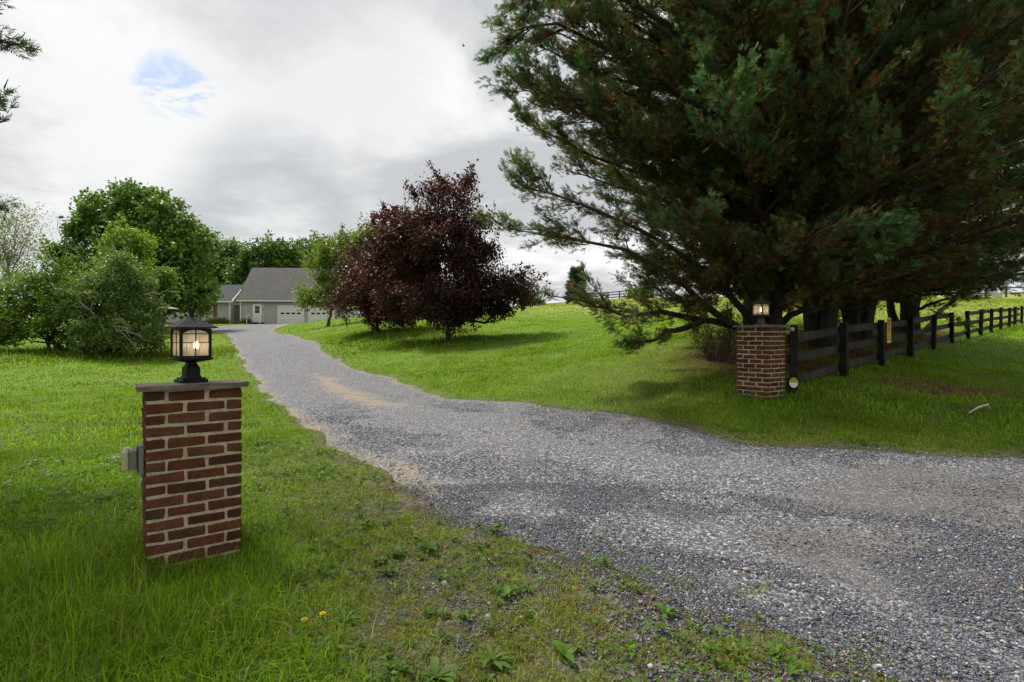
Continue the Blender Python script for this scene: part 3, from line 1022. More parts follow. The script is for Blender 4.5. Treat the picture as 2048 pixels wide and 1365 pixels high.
def lob(d, *ls, dz=1.0):
    """(px,py,rx,ry) photo ellipses at depth d (+ optional depth offset) -> world lobes"""
    out = []
    for l in ls:
        px, py, rx, ry = l[:4]; dd = d + (l[4] if len(l) > 4 else 0)
        out.append((PX(px, py, dd), np.array((rx / F * dd, max(rx, ry) / F * dd * dz * .85, ry / F * dd))))
    return out


def gpt(px, d, dz=-.02):
    x = (px - CX) / F * d
    return (x, d, h1(x, d) + dz)


PLUMC = [(.027, .015, .015), (.047, .024, .023), (.07, .034, .03), (.13, .056, .04), (.09, .05, .04)]
broadleaf('plum_tree', 'taller purple leaved plum tree with its trunk on the lawn mound', 'tree', gpt(897, 21),
          lob(21, (870, 420, 55, 48, 0), (905, 385, 40, 30, .3), (940, 440, 42, 38, -.4), (800, 455, 52, 48, .4), (860, 480, 90, 50, -.6), (930, 530, 85, 50, .2), (1005, 568, 62, 42, -.3), (795, 555, 75, 55, .3), (860, 590, 90, 40, -1), (1045, 590, 36, 30, .2), (940, 605, 75, 30, .5), (770, 500, 35, 32, 0), (845, 622, 55, 20, -.2), (965, 622, 55, 18, .2), (900, 618, 40, 18, .8)),
          430, 165, .105, .36, PLUMC, M['plumleaf'], M['bark_plum'],   .22, .13, 11, shoots=170, group='purple plum trees on the lawn mound', gap=.02)
broadleaf('plum_tree', 'lower purple leaved plum tree nearer the driveway and house', 'tree', gpt(757, 25),
          lob(25, (705, 545, 36, 36, 0), (740, 565, 60, 50, -.4), (692, 585, 34, 32, .3), (765, 600, 60, 32, 0), (720, 515, 30, 26, .4), (725, 618, 55, 24, -.5), (785, 628, 45, 16, .2), (810, 590, 50, 40, .5)),
          230, 140, .105, .38, PLUMC, M['plumleaf'], M['bark_plum'], .25, .10, 12, shoots=90, group='purple plum trees on the lawn mound', gap=.02)

broadleaf('cherry_tree', 'loose yellow green tree in front of the right garage door', 'tree', gpt(655, 36),
          lob(36, (655, 535, 38, 34, 0), (640, 585, 34, 30, .3), (690, 500, 38, 26, .3), (735, 478, 24, 18, .2), (675, 570, 40, 40, 0), (625, 600, 20, 16, -.3), (700, 545, 40, 40, .5), (770, 520, 40, 40, .5), (755, 465, 16, 16, 0)),
          240, 90, .17, .5, [(.09, .15, .025), (.16, .24, .04), (.24, .32, .06)], M['leaf'], M['bark'], .35, .12, 13, shell=.6, gap=.05, shoots=120)
broadleaf('maple_tree', 'largest round crowned green tree left of the house', 'tree', gpt(290, 48),
          lob(48, (255, 425, 68, 44, 0), (200, 455, 50, 42, 1), (320, 445, 60, 48, -1), (375, 500, 44, 52, 0), (290, 510, 85, 55, -2), (370, 585, 48, 50, -1), (150, 510, 32, 44, 0), (220, 545, 65, 50, 0), (395, 560, 26, 40, .5), (310, 590, 60, 45, 0), (160, 455, 22, 22, .5), (290, 395, 40, 22, 0)),
          1000, 60, .34, .62, [(.05, .095, .02), (.085, .16, .03), (.14, .235, .042), (.20, .29, .06)], M['leaf'], M['bark'], .3, .35, 14, gap=.06, shoots=260)
BGC = [(.06, .11, .03), (.09, .165, .04), (.13, .22, .05)]
for i, (px, d, ls, cc, lab) in enumerate([
    (452, 95, [(455, 505, 32, 30), (435, 545, 32, 50), (475, 535, 28, 45), (450, 590, 40, 50), (410, 500, 22, 25), (420, 580, 25, 50)], [(.075, .12, .05), (.10, .165, .06), (.14, .22, .075)], 'greyish green feathery tree between the big maple and the garage roof'),
    (530, 88, [(535, 515, 36, 24), (570, 510, 28, 20), (505, 550, 32, 34), (550, 555, 45, 40), (490, 580, 20, 30), (585, 550, 28, 30)], [(.045, .09, .018), (.08, .15, .025), (.14, .22, .04)], 'rounded dark green tree directly behind the garage roof'),
    (600, 110, [(600, 522, 22, 24), (590, 560, 30, 35), (615, 560, 30, 35)], [(.045, .08, .03), (.07, .12, .04), (.10, .16, .05)], 'dark narrow tree behind the right half of the garage roof'),
    (650, 105, [(650, 500, 40, 24), (630, 530, 30, 30), (680, 520, 40, 35), (660, 560, 45, 40)], BGC, 'bright green tree rising behind the yellow green cherry tree'),
    (745, 115, [(745, 520, 50, 30), (800, 550, 60, 40), (725, 560, 40, 40)], BGC, 'green tree hidden behind the purple plum trees')]):
    broadleaf('shade_tree', lab, 'tree', gpt(px, d), lob(d, *ls), 330, 70, .5, 1.15, cc, M['leaf'], M['bark'], .35, .35, 20 + i, shoots=90, group='background trees behind the house', gap=.02)
broadleaf('birch_tree', 'thin pale leaved tree against the sky at the left edge', 'tree', gpt(5, 42),
          lob(42, (35, 430, 40, 22), (60, 465, 26, 30), (10, 470, 40, 40), (30, 510, 45, 30), (-40, 450, 50, 50), (-20, 530, 60, 40)),
          150, 46, .15, .75, [(.16, .20, .09), (.22, .27, .12), (.30, .34, .18)], M['leaf'], M['bark_pale'], .4, .13, 31, shell=.8)
HOC = [(.05, .10, .012), (.11, .19, .02), (.19, .28, .03)]
broadleaf('spreading_shrub', 'broad dark green shrub with low spreading branches at the left edge', 'shrub', gpt(110, 22.5),
          lob(22.5, (60, 590, 70, 42), (130, 565, 55, 42), (95, 635, 80, 32, -.6), (15, 640, 55, 34), (150, 625, 55, 42), (165, 672, 40, 24, -.3), (120, 668, 40, 22, .2), (-60, 620, 70, 50), (30, 660, 60, 22, -.5), (90, 600, 60, 40, .8)),
          420, 85, .11, .30, HOC, M['leaf'], M['bark'], .35, .06, 32, stems=6, gap=.05, shoots=200)
olive = broadleaf('olive_shrub', 'grey green tangled shrub with bare pale twigs beside the lawn', 'shrub', gpt(225, 21.5),
          lob(21.5, (235, 590, 68, 55), (270, 612, 44, 44), (272, 655, 30, 28, -.3), (205, 650, 55, 40, -.4), (245, 540, 40, 30), (185, 560, 38, 36), (260, 660, 50, 32, -.6), (160, 600, 40, 40), (235, 684, 60, 20, -.5), (185, 690, 40, 16, -.2), (280, 690, 34, 12, .2)),
          430, 85, .095, .27, [(.07, .12, .028), (.12, .20, .045), (.21, .29, .10), (.15, .26, .04)], M['leaf'], M['bark'], .35, .06, 33, stems=7, gap=.05, shoots=240)
broadleaf('young_tree', 'small bright yellow green tree rising out of the tangled shrub', 'tree', gpt(245, 23.8),
          lob(23.8, (258, 482, 32, 20), (225, 495, 24, 22), (280, 510, 20, 17), (245, 525, 40, 22), (285, 480, 12, 12)),
          110, 70, .13, .34, [(.12, .20, .02), (.18, .29, .03), (.26, .37, .045)], M['leaf'], M['bark'], .55, .06, 34, shell=.7, gap=.04, shoots=60)
broadleaf('sapling', 'yellow green sapling at the right end of the shrubs', 'sapling', gpt(322, 23),
          lob(23, (330, 558, 17, 15), (342, 575, 12, 14), (320, 588, 18, 14), (300, 570, 18, 16)),
          90, 70, .11, .27, [(.09, .17, .02), (.14, .25, .03), (.20, .31, .04)], M['leaf'], M['bark'], .4, .04, 35, shell=.7, gap=.03)
# bare pale twigs of the tangled shrub
for (a, b, dd) in (((178, 620), (150, 600), 20), ((180, 618), (196, 590), 20), ((188, 630), (168, 612), 20), ((225, 652), (290, 676), 19.8), ((228, 655), (272, 690), 19.8), ((240, 662), (300, 684), 19.9), ((290, 590), (360, 583), 20.5), ((300, 560), (345, 520), 22), ((165, 545), (115, 438), 22), ((130, 500), (118, 455), 22), ((205, 540), (190, 455), 22.5), ((160, 560), (75, 500), 22.4), ((210, 520), (240, 465), 22.5)):
    P = curve(PX(*a, dd), PX(*b, dd), .04, .08, 6)
    tw = [(P - np.array(olive.location), np.linspace(.018, .005, 6))]
    for k in range(3):
        q = P[random.randint(1, 4)]
        e = q + (P[-1] - P[0]) * random.uniform(.2, .45) + rng.normal(0, .16, 3)
        tw.append((curve(q, e, 0, .1, 4) - np.array(olive.location), np.linspace(.008, .003, 4)))
    tubes('bare_twig', tw, M['bark_pale'], olive, 5)


def cypress(name, label, base, H_, Rf, nprim, seed, spr_mul=1.0, zlow=.9, group=None, leaders=1, dead=.6, extra=(), spray=.175, cat='tree', greens=None, lean_up=.32, skip=None, green_low=0.0, fill=.5):
    """Rf(z) crown radius by height above the base; ascending limbs with flat sprays; inner sprays dead brown"""
    g = np.random.default_rng(seed)
    base = np.array(base, float)
    root = empty(name, base); tag(root, label, cat, group)
    br = []
    lead = []
    for k in range(leaders):
        a = g.uniform(0, 6.28); o = .0 if k == 0 else g.uniform(.15, .55)
        b0 = np.array((math.cos(a) * o * .5, math.sin(a) * o * .5, -.2)); tp = np.array((math.cos(a) * o * 3.2, math.sin(a) * o * 3.2, H_ * (1 if k == 0 else g.uniform(.75, .95))))
        P = curve(b0, tp, 0, .012, 12, g)
        r = np.linspace(.19 if k == 0 else .12, .02, 12); r[0] *= 1.5; r[1] *= 1.1
        br.append((P, r)); lead.append(P)
    SP, SD_, SF, SU = [], [], [], []

    def add_branch(P, r0, dirn):
        n = len(P)
        L = np.linalg.norm(np.diff(P, axis=0), axis=1).sum()
        br.append((P, np.linspace(r0, .008, n)))
        ns = max(4, int(L * (3.6 if dirn is not None else 5.0)))
        for t in g.uniform(.1, 1.0, ns):
            f = t * (n - 1); i = min(int(f), n - 2)
            q = P[i] + (P[i + 1] - P[i]) * (f - i)
            tg = unit(P[i + 1] - P[i])
            side = unit(np.cross(tg, (0, 0, 1.0))) * (1 if g.random() < .5 else -1)
            sd = unit(tg * g.uniform(.7, 1.2) + side * g.uniform(.35, 1.0) + np.array((0, 0, g.normal(.10, .28))))
            sl = (.38 + .30 * L * (1 - .72 * t)) * g.uniform(.5, 1.1)
            e = q + sd * sl
            m = 5
            S = curve(q, e, g.uniform(-.10, .05), .08, m, g)
            br.append((S, np.linspace(.012, .004, m)))
            k = int((5 + sl * 15) * spr_mul * 5.6)
            tt = g.uniform(.1, 1.0, k) ** .8 * (m - 1)
            ii = np.minimum(tt.astype(int), m - 2)
            pos = S[ii] + (S[ii + 1] - S[ii]) * (tt - ii)[:, None] + g.normal(0, .05, (k, 3))
            dr = unit(sd[None] + g.normal(0, .42, (k, 3)) + np.array((0, 0, .10)))
            SP.append(pos); SD_.append(dr)
            SF.append(np.clip(t * .62 + (tt / (m - 1)) * .38, 0, 1) * np.ones(k))
            SU.append(unit(np.cross(np.cross(dr, (0, 0, 1.0)), dr) + g.normal(0, .45, (k, 3))))
    hs = np.sort(g.uniform(0, 1, nprim) ** .9)
    ga = g.uniform(0, 6.28)
    for j, hh in enumerate(hs):
        z = zlow + hh * (H_ - zlow) * .97
        a = ga + j * 2.39996 + g.normal(0, .35)
        if skip and skip(a, z): continue
        rr = Rf(z) * g.uniform(.74, 1.08)
        up = lean_up * (0.15 + .85 * sstep(0.0, .35, hh)) + g.normal(0, .06)
        P0l = lead[g.integers(len(lead))]
        zs = max(z - rr * up * .75, .25 + .4 * g.random())
        s0 = np.array([np.interp(zs, P0l[:, 2], P0l[:, k]) for k in range(3)])
        out = np.array((math.cos(a), math.sin(a), 0))
        t = np.linspace(0, 1, 9)
        zz = (z + rr * .10 - s0[2]) * (t ** 1.0 * .55 + t ** 2.2 * .45)
        P = s0 + out * (rr * t)[:, None]
        P[:, 2] = s0[2] + zz
        w = g.normal(0, .035 * rr, (9, 3)); w[0] = 0
        P = P + np.cumsum(w, 0) * .35
        add_branch(P, .02 + .012 * rr, out)
    for j in range(int(nprim * fill)):
        z = zlow + .6 + g.random() ** 1.2 * H_ * .62
        a = g.uniform(0, 6.28)
        rr = Rf(z) * g.uniform(.32, .62)
        P0l = lead[g.integers(len(lead))]
        zs = max(z - rr * .3, .5)
        s0 = np.array([np.interp(zs, P0l[:, 2], P0l[:, k]) for k in range(3)])
        t = np.linspace(0, 1, 7)
        P = s0 + np.array((math.cos(a), math.sin(a), 0)) * (rr * t)[:, None] + g.normal(0, .03, (7, 3)) * t[:, None]
        P[:, 2] = s0[2] + rr * .38 * t
        add_branch(P, .016, 0)
    for pts in extra:
        P = np.array(pts, float) - base
        # resample
        t = np.linspace(0, len(P) - 1, 9); i = np.minimum(t.astype(int), len(P) - 2)
        P = P[i] + (P[i + 1] - P[i]) * (t - i)[:, None] + g.normal(0, .03, (9, 3))
        add_branch(P, .075, None)
    tubes('trunk', br, M['bark_cyp'], root, 5)
    pos = np.concatenate(SP); dr = np.concatenate(SD_); fr = np.concatenate(SF); up = np.concatenate(SU)
    n = len(pos)
    # each spray: a midrib leaflet and pairs of side leaflets in one plane
    s = spray * .85 * g.uniform(.5, 1.3, n)
    side = unit(np.cross(dr, up))
    NLF = 9
    pdead = np.clip(dead * (1.35 - 1.25 * sstep(.45, .98, fr)) + (fbm(pos[:, 0] * .7 + 30 + seed, pos[:, 2] * .7 + pos[:, 1] * .5, seed) - .5) * .9 - green_low * sstep(H_ * .35, H_ * .65, pos[:, 2]), .02, .93)
    isd = g.random(n) < pdead
    gr = greens or [(.04, .10, .04), (.022, .062, .028), (.16, .28, .11)]
    k1 = g.random((n, 1)) * .6 + .4 * (fr[:, None] > .8) * g.random((n, 1))
    cg = np.array(gr[0]) * (1 - k1) + np.array(gr[2]) * k1
    ol = np.array((.10, .095, .03))
    cg = np.where(g.random((n, 1)) < .25, ol * g.uniform(.5, 1.3, (n, 1)), cg)
    cb = np.array((.15, .078, .028)) * g.uniform(.35, 1.5, (n, 1)) + np.array((.07, .03, .006)) * (g.random((n, 1)) < .12)
    col = np.where(isd[:, None], cb, cg)
    V, Cc = [], []
    for q in range(NLF):
        if q == 0:
            st = pos; d = dr; L = s * 1.0; W = s * .07
        else:
            f = .08 + .8 * ((q + 1) // 2) / (NLF // 2)
            sg = 1 if q % 2 else -1
            st = pos + dr * (s * f * .85)[:, None]
            d = unit(dr * .8 + side * sg * .75 + g.normal(0, .14, (n, 3)))
            L = s * (.5 - .3 * f) * g.uniform(.7, 1.35, n); W = L * .13 + .003
        sw = unit(np.cross(d, up))
        tri = np.stack([st - sw * (W * .5)[:, None] * .4, st + d * (L * .45)[:, None] + sw * (W * .6)[:, None], st + d * L[:, None], st + d * (L * .45)[:, None] - sw * (W * .6)[:, None]], 1)
        V.append(tri)
        Cc.append(np.repeat(col[:, None] * g.uniform(.8, 1.25, (n, 1, 1)), 4, 1))
    V = np.concatenate(V).reshape(-1, 3); Cc = np.concatenate(Cc).reshape(-1, 3)
    me = np_mesh('crown', V, quads=np.arange(len(V)).reshape(-1, 4), col=np.clip(Cc, .002, 1))
    link('crown', me, root, [M['needle']])
    return root, n


def prof(*zr):
    z, r = zip(*zr)
    return lambda q: float(np.interp(q, z, r))


G_CYP = 'row of cypress trees behind the black fence'
x0, y0 = CYP[0]
b1 = (x0, y0, h1(x0, y0))
low = [[PX(1475, 655, 10.6), PX(1400, 638, 10.2), PX(1310, 622, 9.9), PX(1260, 636, 9.8), PX(1200, 620, 9.8), PX(1120, 595, 9.8)],
       [PX(1475, 655, 10.6), PX(1410, 610, 10.0), PX(1350, 560, 9.6), PX(1260, 500, 9.3), PX(1150, 480, 9.2), PX(1010, 455, 9.2)],
       [PX(1500, 640, 10.6), PX(1430, 560, 10.0), PX(1350, 500, 9.6), PX(1200, 420, 9.2), PX(1050, 380, 9.1)],
       [PX(1400, 645, 10.2), PX(1360, 655, 9.9), PX(1310, 675, 9.7), PX(1270, 690, 9.6)],
       [PX(1560, 650, 10.8), PX(1620, 610, 10.4), PX(1680, 560, 10.0), PX(1760, 500, 9.4)],
       [PX(1530, 330, 10.6), PX(1400, 210, 9.8), PX(1250, 110, 9.4), PX(1110, 50, 9.2), PX(1020, 65, 9.1)],
       [PX(1530, 430, 10.6), PX(1360, 310, 9.9), PX(1190, 210, 9.5), PX(1060, 180, 9.3)],
       [PX(1530, 260, 10.6), PX(1400, 110, 9.9), PX(1260, 0, 9.5), PX(1120, -50, 9.3), PX(1040, -20, 9.2)],
       [PX(1530, 380, 10.6), PX(1380, 280, 10.8), PX(1230, 170, 10.9), PX(1100, 110, 11)],
       [PX(1530, 300, 10.6), PX(1380, 160, 11), PX(1220, 40, 11.2), PX(1080, -10, 11.4)],
       [PX(1520, 640, 10.6), PX(1470, 520, 9.6), PX(1430, 470, 8.6), PX(1400, 440, 7.9)]]
cnt = []
o, n = cypress('cypress_tree', 'nearest and widest cypress, behind the brick pillar, low bough over the lawn', b1, 12.0,
               prof((0, 3.4), (1.2, 4.2), (2.4, 4.7), (4.5, 4.7), (6.5, 4.5), (9, 3.7), (12, .3)), 205, 41, 1.0, .9, G_CYP, 3, .47, low, green_low=.3, skip=lambda a, z: math.cos(a) < -.25 and z < 3.0, fill=.28)
cnt.append(n)
for i, ((x, y), Hh, npm, lab) in enumerate(zip(CYP[1:], (12.5, 12, 11), (120, 110, 95),
        ('cypress directly behind the yellow fence sign', 'dark cypress behind the middle of the fence', 'cypress at the far end of the row above the open field'))):
    o, n = cypress('cypress_tree', lab, (x, y, h1(x, y)), Hh, prof((0, 3.0), (1.2, 3.7), (2.6, 4.2), (5, 4.8), (7, 4.3), (9, 3.2), (12.5, .3)), npm, 43 + i, .7, .85, G_CYP, 7, .45, spray=.25, green_low=.5)
    cnt.append(n)
    if i == 2:
        tubes('dead_stem', [(curve(np.array((-.3, -.9, -.1)), PX(1934, 572, 16.6) - np.array((x, y, h1(x, y))), 0, .02, 6), np.linspace(.075, .05, 6))], M['bark_pale'], o, 8)
o, n = cypress('cypress_tree', 'cypress whose branch tips poke into the frame at the left edge', (-7.85, 4.9, h1(-7.85, 4.9)), 13,
               prof((0, .8), (1.4, 1.0), (1.9, 2.3), (3, 2.45), (5, 2.4), (6.2, 2.7), (7.5, 3.4), (10, 3.1), (13, .4)), 130, 51, .8, .8, None, 2, .35, spray=.2)  # upper crown widened out of view to shade the near left grass
cnt.append(n)
print('sprays', cnt)

# dry brown thicket between lawn and cypress trunks
def twig_bush(name, label, base, r, hgt, n, mat, seed):
    g = np.random.default_rng(seed)
    root = empty(name, base); tag(root, label, 'shrub')
    br = []
    for i in range(n):
        a = g.uniform(0, 6.28)
        e = np.array((math.cos(a) * r * g.uniform(.3, 1), math.sin(a) * r * g.uniform(.3, 1), hgt * g.uniform(.4, 1)))
        P = curve(np.array((e[0] * .25, e[1] * .25, -.03)), e, .06, .12, 6, g)
        br.append((P, np.linspace(.009, .003, 6)))
        for k in range(4):
            q = P[g.integers(2, 6)]
            br.append((curve(q, q + g.normal(0, .22, 3) + np.array((0, 0, .1)), 0, .1, 4, g), np.linspace(.004, .002, 4)))
    tubes('stems', br, mat, root, 4)
    return root, br


tb, brs = twig_bush('dry_thicket', 'brown twiggy thicket left of the right brick pillar', gpt(1432, 10.9), .75, 1.0, 60, bark_mat('brown_twigs', (.10, .06, .04)), 61)
g = np.random.default_rng(62)
ends = np.array([p[-1] for p, r in brs]); ends = ends[g.choice(len(ends), 900)] + g.normal(0, .06, (900, 3))
V = leafcards(ends, unit(g.normal(0, 1, (900, 3))), g.uniform(.02, .05, 900), g.uniform(.012, .03, 900), unit(g.normal(0, 1, (900, 3))))
cc = np.where(g.random((900, 1)) < .6, (.10, .05, .03), (.06, .10, .03)) * g.uniform(.5, 1.3, (900, 1))
link('leaves', np_mesh('leaves', V, quads=np.arange(3600).reshape(-1, 4), col=cc.repeat(4, 0)), tb, [M['leaf']])

# far small spruce and bush on the crest
sx = gpt(1152, 62)
cypress('spruce_tree', 'small distant spruce on the crest beside the far rail fence', sx, 4.0, prof((0, 1.25), (1, 1.15), (4.0, .1)), 70, 71, .5, .2, None, 1, .05, spray=.45, greens=[(.02, .06, .03), (.04, .1, .045), (.08, .15, .07)], lean_up=.15)
broadleaf('bush', 'bright green bush at the end of the distant rail fence', 'bush', gpt(1272, 74), lob(74, (1278, 590, 14, 9), (1266, 594, 10, 6), (1292, 588, 12, 10)), 70, 60, .35, .7, [(.07, .14, .02), (.12, .22, .03), (.17, .28, .04)], M['leaf'], M['bark'], .4, .06, 72, stems=3)
broadleaf('bush', 'pale distant bush between the plum tree and the spruce', 'bush', gpt(1062, 66), lob(66, (1062, 600, 10, 10), (1052, 606, 10, 7), (1075, 606, 8, 7)), 40, 50, .35, .5, [(.10, .14, .06), (.15, .20, .08), (.2, .25, .1)], M['leaf'], M['bark'], .4, .06, 73, stems=3)


# ------------------------------------------------------------------ brick pillars
def pillar(label, corner, ax, ay, rows, z0, capmat, cap_over, cap_t, seed, a=.5, course=.0677, tilt=0):
    """corner = near corner; ax, ay = unit vectors of the two faces that leave it"""
    g = random.Random(seed)
    ax = Vector((*ax, 0)).normalized(); ay = Vector((*ay, 0)).normalized()
    if ax.cross(ay).z < 0: ax, ay = ay, ax
    rz = math.atan2(ax.y, ax.x)
    root = empty('brick_pillar', (corner[0], corner[1], z0), rz)
    tag(root, label, 'pillar', 'brick gate pillars')
    bm = bmesh.new()
    lay = bm.verts.layers.float.new('rnd')

    def brick(lo, hi):
        j = .0024
        r = bmesh.ops.create_cube(bm, size=1.0)
        rv = g.random()
        for v in r['verts']:
            p = [lo[i] + (v.co[i] + .5) * (hi[i] - lo[i]) for i in range(3)]
            v.co = Vector(p) + Vector((g.gauss(0, j), g.gauss(0, j), g.gauss(0, j)))
            v[lay] = rv
        return r['verts']
    jt = .017; bh = course - .014
    for k in range(-2, rows):
        z = k * course + .012; tb_ = .095 if k % 2 else .08
        for face in range(4):
            if k % 2:
                segs = [(tb_ + jt, tb_ + jt + .19), (tb_ + jt * 2 + .19, a)]
            else:
                segs = [(0, .19), (.19 + jt, a - tb_ - jt)]
            for u0, u1 in segs:
                u0 += g.uniform(-.003, .003) * (u0 > .001); u1 += g.uniform(-.003, .003) * (u1 < a - .001)
                p = g.uniform(-.002, .002)
                vs = brick((u0, p, z + g.uniform(-.002, .002)), (u1, tb_, z + bh + g.uniform(-.002, .002)))
                Mx = Matrix.Translation((a / 2, a / 2, 0)) @ Matrix.Rotation(face * math.pi / 2, 4, 'Z') @ Matrix.Translation((-a / 2, -a / 2, 0))
                bmesh.ops.transform(bm, matrix=Mx, verts=vs)
    bmesh.ops.bevel(bm, geom=list(bm.edges), offset=.005, segments=1, affect='EDGES')
    bmesh.ops.recalc_face_normals(bm, faces=list(bm.faces))
    nb = len(bm.faces)
    # mortar core, slightly recessed and rough
    i = .007
    r = bmesh.ops.create_cube(bm, size=1.0)
    zt = rows * course + .004
    for v in r['verts']:
        v.co = Vector((i + (v.co.x + .5) * (a - 2 * i), i + (v.co.y + .5) * (a - 2 * i), -.15 + (v.co.z + .5) * (zt + .15)))
    core = set(f for v in r['verts'] for f in v.link_faces)
    for f in core: f.material_index = 1
    es = set(e for f in core for e in f.edges)
    s = bmesh.ops.subdivide_edges(bm, edges=list(es), cuts=34, use_grid_fill=True)
    for v in set(v for f in bm.faces if f.material_index == 1 for v in f.verts):
        v.co = v.co + Vector((g.gauss(0, .0013), g.gauss(0, .0013), 0))
    me = bpy.data.meshes.new('brickwork'); bm.to_mesh(me); bm.free()
    link('brickwork', me, root, [M['brick'], M['mortar']])
    b = MB()
    o = cap_over
    b.box((-o, -o, zt + .002), (a + o, a + o, zt + .002 + cap_t))
    bmesh.ops.subdivide_edges(b.bm, edges=list(b.bm.edges), cuts=7, use_grid_fill=True)
    for v in b.bm.verts: v.co += Vector((g.gauss(0, .0022), g.gauss(0, .0022), g.gauss(0, .0014)))
    b.bevel(.002)
    if tilt: bmesh.ops.transform(b.bm, matrix=Matrix.Translation((0, 0, zt)) @ Matrix.Rotation(tilt, 4, 'X') @ Matrix.Translation((0, 0, -zt)), verts=list(b.bm.verts))
    b.build('cap_slab', capmat, root)
    return root, zt + .002 + cap_t


cL, sL = math.cos(R(35.5)), math.sin(R(35.5))
zL = h1(*PIL_L) + .0
rowsL = 16
pl, topL = pillar('brick pillar in front with an outlet box on its left side, beside tall grass', PIL_L, (cL, sL), (-sL, cL), rowsL, zL - .03, M['cap'], .035, .032, 5, tilt=R(-2.6))
cR, sR = .58, .815
zR = CAMZ - (800 - HY) / F * 8.0
pr_, topR = pillar('brick pillar by the fence under the cypress, lit on its left face', PIL_R, (sR, cR), (-cR, sR), 16, zR - .03, M['cap_grey'], .04, .03, 6)


# ------------------------------------------------------------------ lanterns
def lantern(label, loc, rz, metal, finial=True, seed=1, bulb_off=(.03, 0, .24), k=.96):
    root = empty('post_lantern', loc, rz)
    root.scale = (k, k, k)
    tag(root, label, 'lantern', 'lit lanterns on the brick pillars')
    p = MB()
    p.squares([(.078, 0), (.078, .018), (.07, .022)])
    for sx_ in (-1, 1):
        for sy_ in (-1, 1):
            p.lathe([(.008, .02), (.008, .03), (.004, .033)], 8, Matrix.Translation((sx_ * .06, sy_ * .06, 0)))
    p.squares([(.058, .021), (.05, .032), (.043, .045), (.041, .094), (.036, .104), (.028, .118), (.026, .13)])
    p.build('pedestal', metal, root)
    t = MB()
    t.squares([(.03, .1305), (.098, .148), (.104, .153), (.104, .157), (.09, .162)])
    t.build('tray', metal, root)
    s = .0855
    f = MB()
    for sx_ in (-1, 1):
        for sy_ in (-1, 1):
            f.box((sx_ * s - .008, sy_ * s - .008, .1625), (sx_ * s + .008, sy_ * s + .008, .352))
    for ang in range(4):
        Mx = Matrix.Rotation(ang * math.pi / 2, 4, 'Z')
        f.box((-s + .0085, -s - .006, .163), (s - .0085, -s + .006, .176), Mx)
        f.box((-.0025, -s - .004, .1765), (.0025, -s + .004, .345), Mx)
        for z in (.262, .318):
            f.box((-s + .0085, -s - .0035, z - .002), (s - .0085, -s + .0035, z + .002), Mx)
        # arched spandrel
        n = 12
        w = s - .0085
        arc = [Vector((w * math.cos(math.pi * i / n), -s - .005, .310 + .034 * math.sin(math.pi * i / n))) for i in range(n + 1)]
        prev = None
        for i in range(n):
            a0, a1 = arc[i], arc[i + 1]
            q = [a0, a1, Vector((a1.x, a1.y, .3525)), Vector((a0.x, a0.y, .3525))]
            vs = [f.bm.verts.new(Mx @ v) for v in q] + [f.bm.verts.new(Mx @ (v + Vector((0, .010, 0)))) for v in q]
            for idx in ((0, 1, 2, 3), (7, 6, 5, 4), (0, 4, 5, 1), (3, 2, 6, 7)):
                f.bm.faces.new([vs[j] for j in idx])
    f.build('frame', metal, root)
    for ang in range(4):
        Mx = Matrix.Rotation(ang * math.pi / 2, 4, 'Z')
        gl = MB()
        gl.poly([Mx @ Vector(v) for v in ((-s + .009, -s, .1765), (s - .009, -s, .1765), (s - .009, -s, .343), (-s + .009, -s, .343))])
        gl.build('glass_pane', M['glass'], root)
    r = MB()
    r.squares([(.100, .3535), (.122, .356), (.124, .361), (.07, .396), (.018, .430), (.014, .436)])
    rf = r.build('roof', metal, root)
    if finial:
        fi = MB()
        fi.tube([(0, .021 * math.sin(a_) ,        .462 + .028 * -math.cos(a_)) for a_ in np.linspace(.0, 2 * math.pi, 18)], .0065, 8)
        fi.lathe([(.013, .434), (.010, .440), (.006, .444)], 10)
        fi.build('finial', metal, rf)
    so = MB()
    so.lathe([(.014, .163), (.014, .215), (.010, .218)], 12, Matrix.Translation((bulb_off[0], bulb_off[1], 0)))
    so.lathe([(.02, .163), (.02, .205), (.016, .207)], 12, Matrix.Translation((bulb_off[0] - .055, bulb_off[1] + .01, 0)))
    so.build('socket', M['candle'], root)
    bu = MB()
    z = bulb_off[2]
    bu.lathe([(.007, z - .0215), (.013, z - .012), (.0165, z), (.014, z + .014), (.007, z + .027), (.002, z + .033)], 14, Matrix.Translation((bulb_off[0], bulb_off[1], 0)))
    bu.build('bulb', M['bulb'], root, True)
    return root


def pil_top(root, top, a=.5):
    m = Matrix.Translation(root.location) @ Matrix.Rotation(root.rotation_euler.z, 4, 'Z')
    return m @ Vector((a / 2, a / 2, top + .0015))


tL = pil_top(pl, topL - .0095)
lantern('larger black lantern with clean arched glass on the front pillar', tL, R(48), M['iron'], True, 1)
tR = pil_top(pr_, topR)
lantern('small weathered lantern on the pillar under the cypress', tR, math.atan2(cR, sR) + R(-4), M['iron_worn'], True, 2, (0.0, 0.0, .25), .92)

